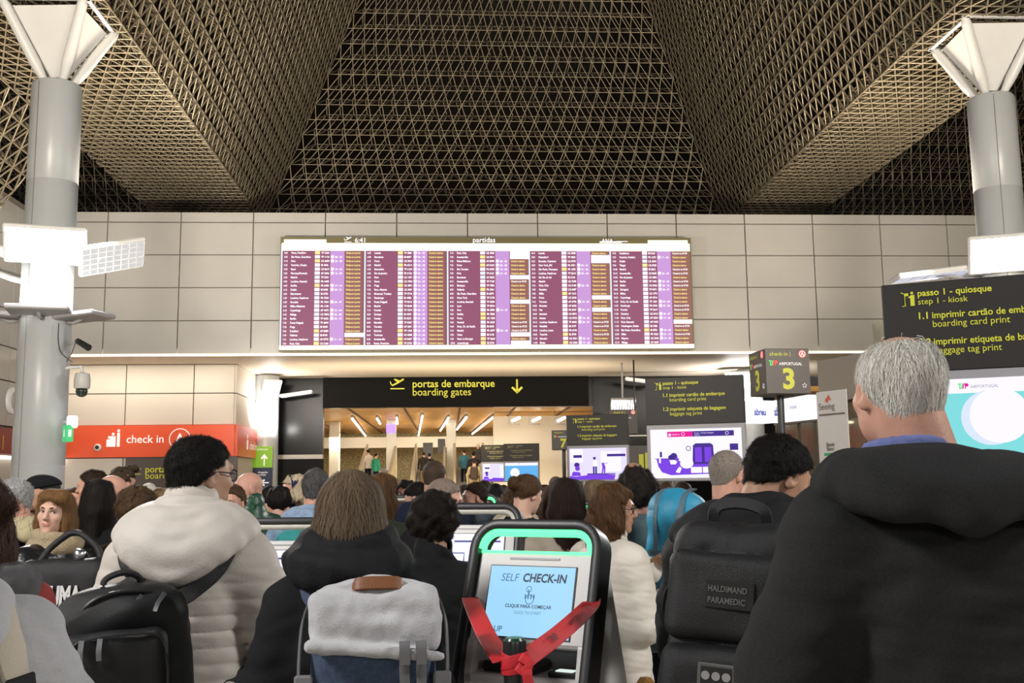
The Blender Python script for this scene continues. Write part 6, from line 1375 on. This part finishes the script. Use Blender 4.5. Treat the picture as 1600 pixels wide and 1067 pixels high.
# ---- middle distance, centre
person('woman with wavy auburn brown hair in a dark olive jacket', 597, 739, 5.8, -14, head=(-16, 0, 0), res=1, fem=True, hair=('long', (.10, .05, .022), .24, .018), topw=dict(m=cloth('dark olive', (.022, .026, .016)), t=.03), seed=26)
person('dark skinned woman in a lime green vest facing the camera in the middle', 634, 749, 8.4, 168, head=(0, -4, 0), res=1, fem=True, tone='brown', face_on=True, hair=('bob', BLACKH, .12), topw=dict(kind='vest', m=cloth('lime vest', (.32, .48, .03)), t=.02), seed=27)
p = person('crop haired man in a navy jacket with his back turned in the middle', 679, 720, 7.2, -6, head=(-8, 0, 0), res=1, tone='pink', b=1.1, hair=('buzz', (.085, .055, .038), 0, .006), topw=dict(m=cloth('deep navy', (.014, .018, .035)), t=.03, hem=.85), seed=28)
person('person in a white shirt bending left of the crop haired man', 652, 753, 7.7, 40, head=(40, -30, 0), res=1, hair=('short', BLACKH), topw=dict(m=cloth('white shirt', (.62, .62, .66)), t=.02), lean=.35, seed=29)
person('man with glasses and thin brown hair looking down at a kiosk', 694, 748, 5.4, -64, head=(-36, -20, 0), res=1, b=1.12, tone='pink', face_on=True, hair=('buzz', (.20, .15, .12), 0, .005), beard=None, glasses=mat('dark frames', (.01, .01, .012), .3), topw=dict(m=cloth('black jacket', (.012, .011, .012)), t=.034, collar='stand'), arms=('phone', 'phone'), lean=.12, seed=30)
person('dark haired man in profile with a blue grey parka, facing left', 741, 753, 7.6, 90, head=(22, -6, 0), res=1, tone='pink', face_on=True, hair=('short', DKBR), topw=dict(m=cloth('blue grey parka', (.07, .085, .105)), t=.034, hood='down'), seed=31)
person('dark haired head just left of the blue grey parka', 725, 757, 8.8, 20, hair=('short', DKBR), topw=dict(m=cloth('grey knit', (.10, .10, .10))), seed=32)
person('person in bright blue behind the blue grey parka', 757, 750, 9.4, -10, hair=('short', DKBR), topw=dict(m=cloth('royal blue', (.02, .06, .35))), seed=33)
p = person('dark skinned man with a shaved head and khaki jacket', 774, 755, 8.4, 14, head=(-8, -12, 0), res=1, tone='dark', hair=('buzz', (.012, .010, .010)), topw=dict(m=cloth('khaki', (.15, .12, .075)), t=.03), seed=34)
simple_pack(p, NYLON, 'dark backpack on the shaved headed man in khaki', (0, -.26, 1.2))
person('brown haired person in a beige hood left of the bun haired woman', 806, 752, 7.0, 0, res=1, fem=True, hair=('bob', BROWN, .08), topw=dict(m=cloth('beige coat', (.42, .35, .26)), t=.03, hood='down'), seed=35)
p = person('woman with brown hair pinned in a bun and a black coat', 823, 739, 5.9, -22, head=(-24, -14, 0), res=1, fem=True, b=1.2, tone='fair', hair=('bun', (.10, .055, .026)), topw=dict(kind='coat', m=BLK, t=.032, hem=.6), seed=36)
mb = MB(); Q_, N_ = p['top'].snap(spline([(-.16, -.13, 1.1), (-.13, -.13, 1.30), (-.12, -.05, 1.49), (-.13, .06, 1.42), (-.13, .12, 1.2)], 30), .01); mb.tube(p['W'](Q_), 1, flat=(.028, .006), up=N_ @ p['Rw'].T); tag(O('shoulder_strap', mb.out(), mat('cream strap', (.52, .46, .36), .8), loc=p['W'](Q_[10])), 'cream bag strap on the black coat of the bun haired woman', 'bag strap')
person('dark haired woman whose face shows between bun woman and long hair', 847, 756, 7.2, 130, head=(50, -4, 0), res=1, fem=True, tone='pink', face_on=True, hair=('long', (.02, .012, .01), .2), topw=dict(m=cloth('sage green', (.10, .17, .13))), seed=37)
p = person('woman with long straight dark hair and a beige coat behind the kiosk', 884, 747, 5.0, 2, head=(0, 2, 0), res=0, fem=True, b=1.15, hair=('long', (.028, .015, .010), .34, .020), topw=dict(kind='coat', m=cloth('light beige coat', (.42, .36, .29)), t=.03, hem=.55), seed=38)
person('brown haired person in tan beside the long dark hair', 864, 757, 6.2, 10, res=1, fem=True, hair=('long', (.07, .035, .02), .24), topw=dict(m=cloth('tan coat', (.34, .27, .19)), t=.03), seed=39)
person('light brown haired woman behind the white puffer jacket', 930, 748, 6.4, -8, head=(-10, 0, 0), res=1, fem=True, hair=('long', (.15, .10, .055), .2), topw=dict(m=cloth('cream knit', (.5, .47, .42))), seed=40)
person('dark haired far person left of the number seven pole', 868, 744, 10.5, 10, tone='pink', hair=('buzz', (.10, .07, .06)), topw=dict(m=cloth('green teal coat', (.05, .22, .17))), seed=41)
p = person('curly black haired man in a grey teal jacket with a large blue pack', 995, 730, 5.4, -10, head=(-8, 0, 0), res=1, b=1.1, tone='pink', hair=('curly', (.018, .011, .014), 0, .040), topw=dict(m=cloth('grey teal', (.13, .19, .20)), t=.032, hood='down'), seed=42)
BLUE = mat('bright blue nylon', (.025, .27, .44), .55, bump=(40, .3), var=(6, .15)); SLT = mat('slate nylon', (.09, .15, .19), .6, bump=(60, .3))
P = Pack(p, (.22, -.30, 1.29), _rz(-.35) @ _ry(.06), 'tall bright blue hiking backpack beside the grey teal jacket', name='hiking_backpack', hz=.42)
sd = SDF.uni((-.22, -.22, -.46), (.22, .18, .42), .011); sd.rbox((0, 0, -.06), (.155, .12, .36), .09, k=.03); sd.ell((0, -.02, .25), (.15, .13, .14), k=.04); sd.wob(.010, 16, 3); sd.wob(.004, 45, 4); P.sdf('main_bag', sd, BLUE)
sd = SDF.uni((-.2, -.24, .08), (.2, .16, .45), .011); sd.ell((0, -.015, .29), (.158, .14, .11), k=.03); sd.wob(.008, 20, 5); P.sdf('lid', sd, BLUE)
for x in (-.07, .06): mb = MB(); mb.tube(spline([(x, .05, .39), (x, -.10, .36), (x, -.155, .24), (x, -.13, .05), (x, -.125, -.3)], 24), 1, flat=(.020 if x > 0 else .012, .004), up=(0, -1, .2)); P.mb('lid_strap', mb, SLT)
for z in (.06, -.2): mb = MB(); mb.tube(spline([(-.16, .0, z), (-.12, -.115, z), (0, -.135, z), (.12, -.115, z), (.16, 0, z)], 20), 1, flat=(.012, .003), up=[(-1, 0, 0)] * 3 + [(0, -1, 0)] * 14 + [(1, 0, 0)] * 3); P.mb('compression_strap', mb, SLT)
for s in (-1, 1): P.strap(s, SLT, .032, pts=[(s * .09, -.17, 1.36), (s * .11, -.10, 1.46), (s * .118, -.03, 1.51), (s * .125, .06, 1.45), (s * .14, .12, 1.3), (s * .19, .06, 1.1), (s * .17, -.12, 1.02)])
person('fair balding man whose forehead shows above the curly black hair', 990, 721, 8.4, 175, tone='pink', res=1, face_on=True, hair=('fringe', BROWN), topw=dict(m=BLK), seed=43)
person('grey haired man just left of the big black pack', 1137, 704, 5.0, -30, head=(-20, 0, 0), res=1, tone='pink', hair=('buzz', (.30, .25, .21), 0, .006), topw=dict(m=cloth('dark slate', (.03, .034, .04)), t=.03), seed=44)
person('dark haired head behind the big black pack and its lilac screen', 1066, 752, 8.0, 10, hair=('short', DKBR), topw=dict(m=BLK), seed=45)
person('brown haired person in tan at the right below the shop glazing', 1262, 742, 5.8, -30, tone='pink', fem=True, hair=('curly', (.15, .09, .05), 0, .03), topw=dict(m=cloth('tan knit', (.3, .22, .13))), seed=46)
p = person('person in a brick red jacket with a grey hood at the far left edge', -14, 788, 3.6, 40, res=1, fem=True, hair=('long', (.06, .03, .018), .26), topw=dict(m=cloth('brick red', (.28, .05, .045)), t=.03, hood='down', hm=cloth('grey hood', (.085, .085, .088))), seed=47)
# filler heads far back in the queue
far = [(283, 752, 10.4, DKBR, (.03, .03, .04)), (420, 758, 9.5, BLACKH, (.012, .012, .013)), (447, 757, 10.2, DKBR, (.05, .04, .03)), (520, 754, 9.8, BROWN, (.03, .04, .06)), (575, 752, 8.9, DKBR, (.012, .012, .012)), (613, 756, 10.8, BLACKH, (.02, .02, .02)), (702, 752, 10.3, BROWN, (.05, .05, .05)), (786, 757, 10.0, DKBR, (.08, .08, .085)), (900, 750, 11.2, BLACKH, (.03, .03, .03)), (1040, 752, 9.6, BROWN, (.06, .03, .03)), (26, 758, 9.0, DKBR, (.02, .02, .03)), (103, 762, 9.4, BROWN, (.10, .08, .06))]
where = ['behind the beige jacket man', 'left of the black pack with pale piping', 'under the navy direction panel', 'behind the padded collar woman', 'left of the auburn hair', 'between auburn hair and lime vest', 'right of the crop haired man', 'right of the khaki jacket', 'under the lilac kiosk screen', 'left of the white gate screen', 'behind the white haired man', 'behind the red blond woman']
for i, (px, py, Y, hc_, cc) in enumerate(far):
    person(('dark' if hc_ in (BLACKH, DKBR) else 'brown') + ' haired traveller far back in the crowd ' + where[i], px, py, Y, (-20, 5, 30, 0, -40, 15, 0, 10, -10, 20, 60, 30)[i], hair=('short', hc_), tone=('pink', 'tan')[i % 2], topw=dict(m=cloth('far %d' % i, cc)), seed=60 + i)
# travellers on the escalators beyond the opening
esc = [(575, 702, 40.5, 40, 1.55, 'white top and dark skirt on the leftmost escalator', (.6, .55, .5), BLACKH), (588, 708, 39.8, -40, 1.45, 'green bag on the leftmost escalator, nearest the middle', (.04, .30, .2), DKBR), (662, 706, 40, 0, 1.45, 'dark jacket and tan trousers in the lounge middle', (.03, .025, .02), DKBR), (671, 708, 40.4, 0, 1.4, 'black coat beside tan trousers in the lounge middle', (.02, .02, .02), BLACKH), (725, 702, 40, 20, 1.5, 'teal jacket at the left of the right escalator', (.05, .16, .22), DKBR), (747, 693, 40.6, 0, 1.75, 'dark coat and pale cap at the top of the right escalator', (.06, .055, .055), (.6, .55, .5)), (740, 706, 38.6, 0, 1.2, 'black jacket in the middle of the right escalator', (.02, .02, .022), BLACKH), (741, 717, 37.4, 0, .8, 'cream hood and brown pack low on the right escalator', (.42, .34, .2), DKBR), (757, 712, 38, 0, 1.0, 'grey knit at the right side of the right escalator', (.3, .28, .24), BROWN)]
for i, (px, py, Y, fc, zz_, lb, cc, hc_) in enumerate(esc):
    pp = person('tiny traveller in ' + lb, px, py, Y, fc, z0=zz_, hair=('short', hc_), topw=dict(m=cloth('esc %d' % i, cc)), legs=cloth('tan trousers', (.30, .19, .07)) if i == 2 else None, seed=80 + i)
    if i == 7: simple_pack(pp, mat('brown pack', (.05, .03, .02), .8), 'brown pack on the cream hooded traveller on the right escalator', h=.02)
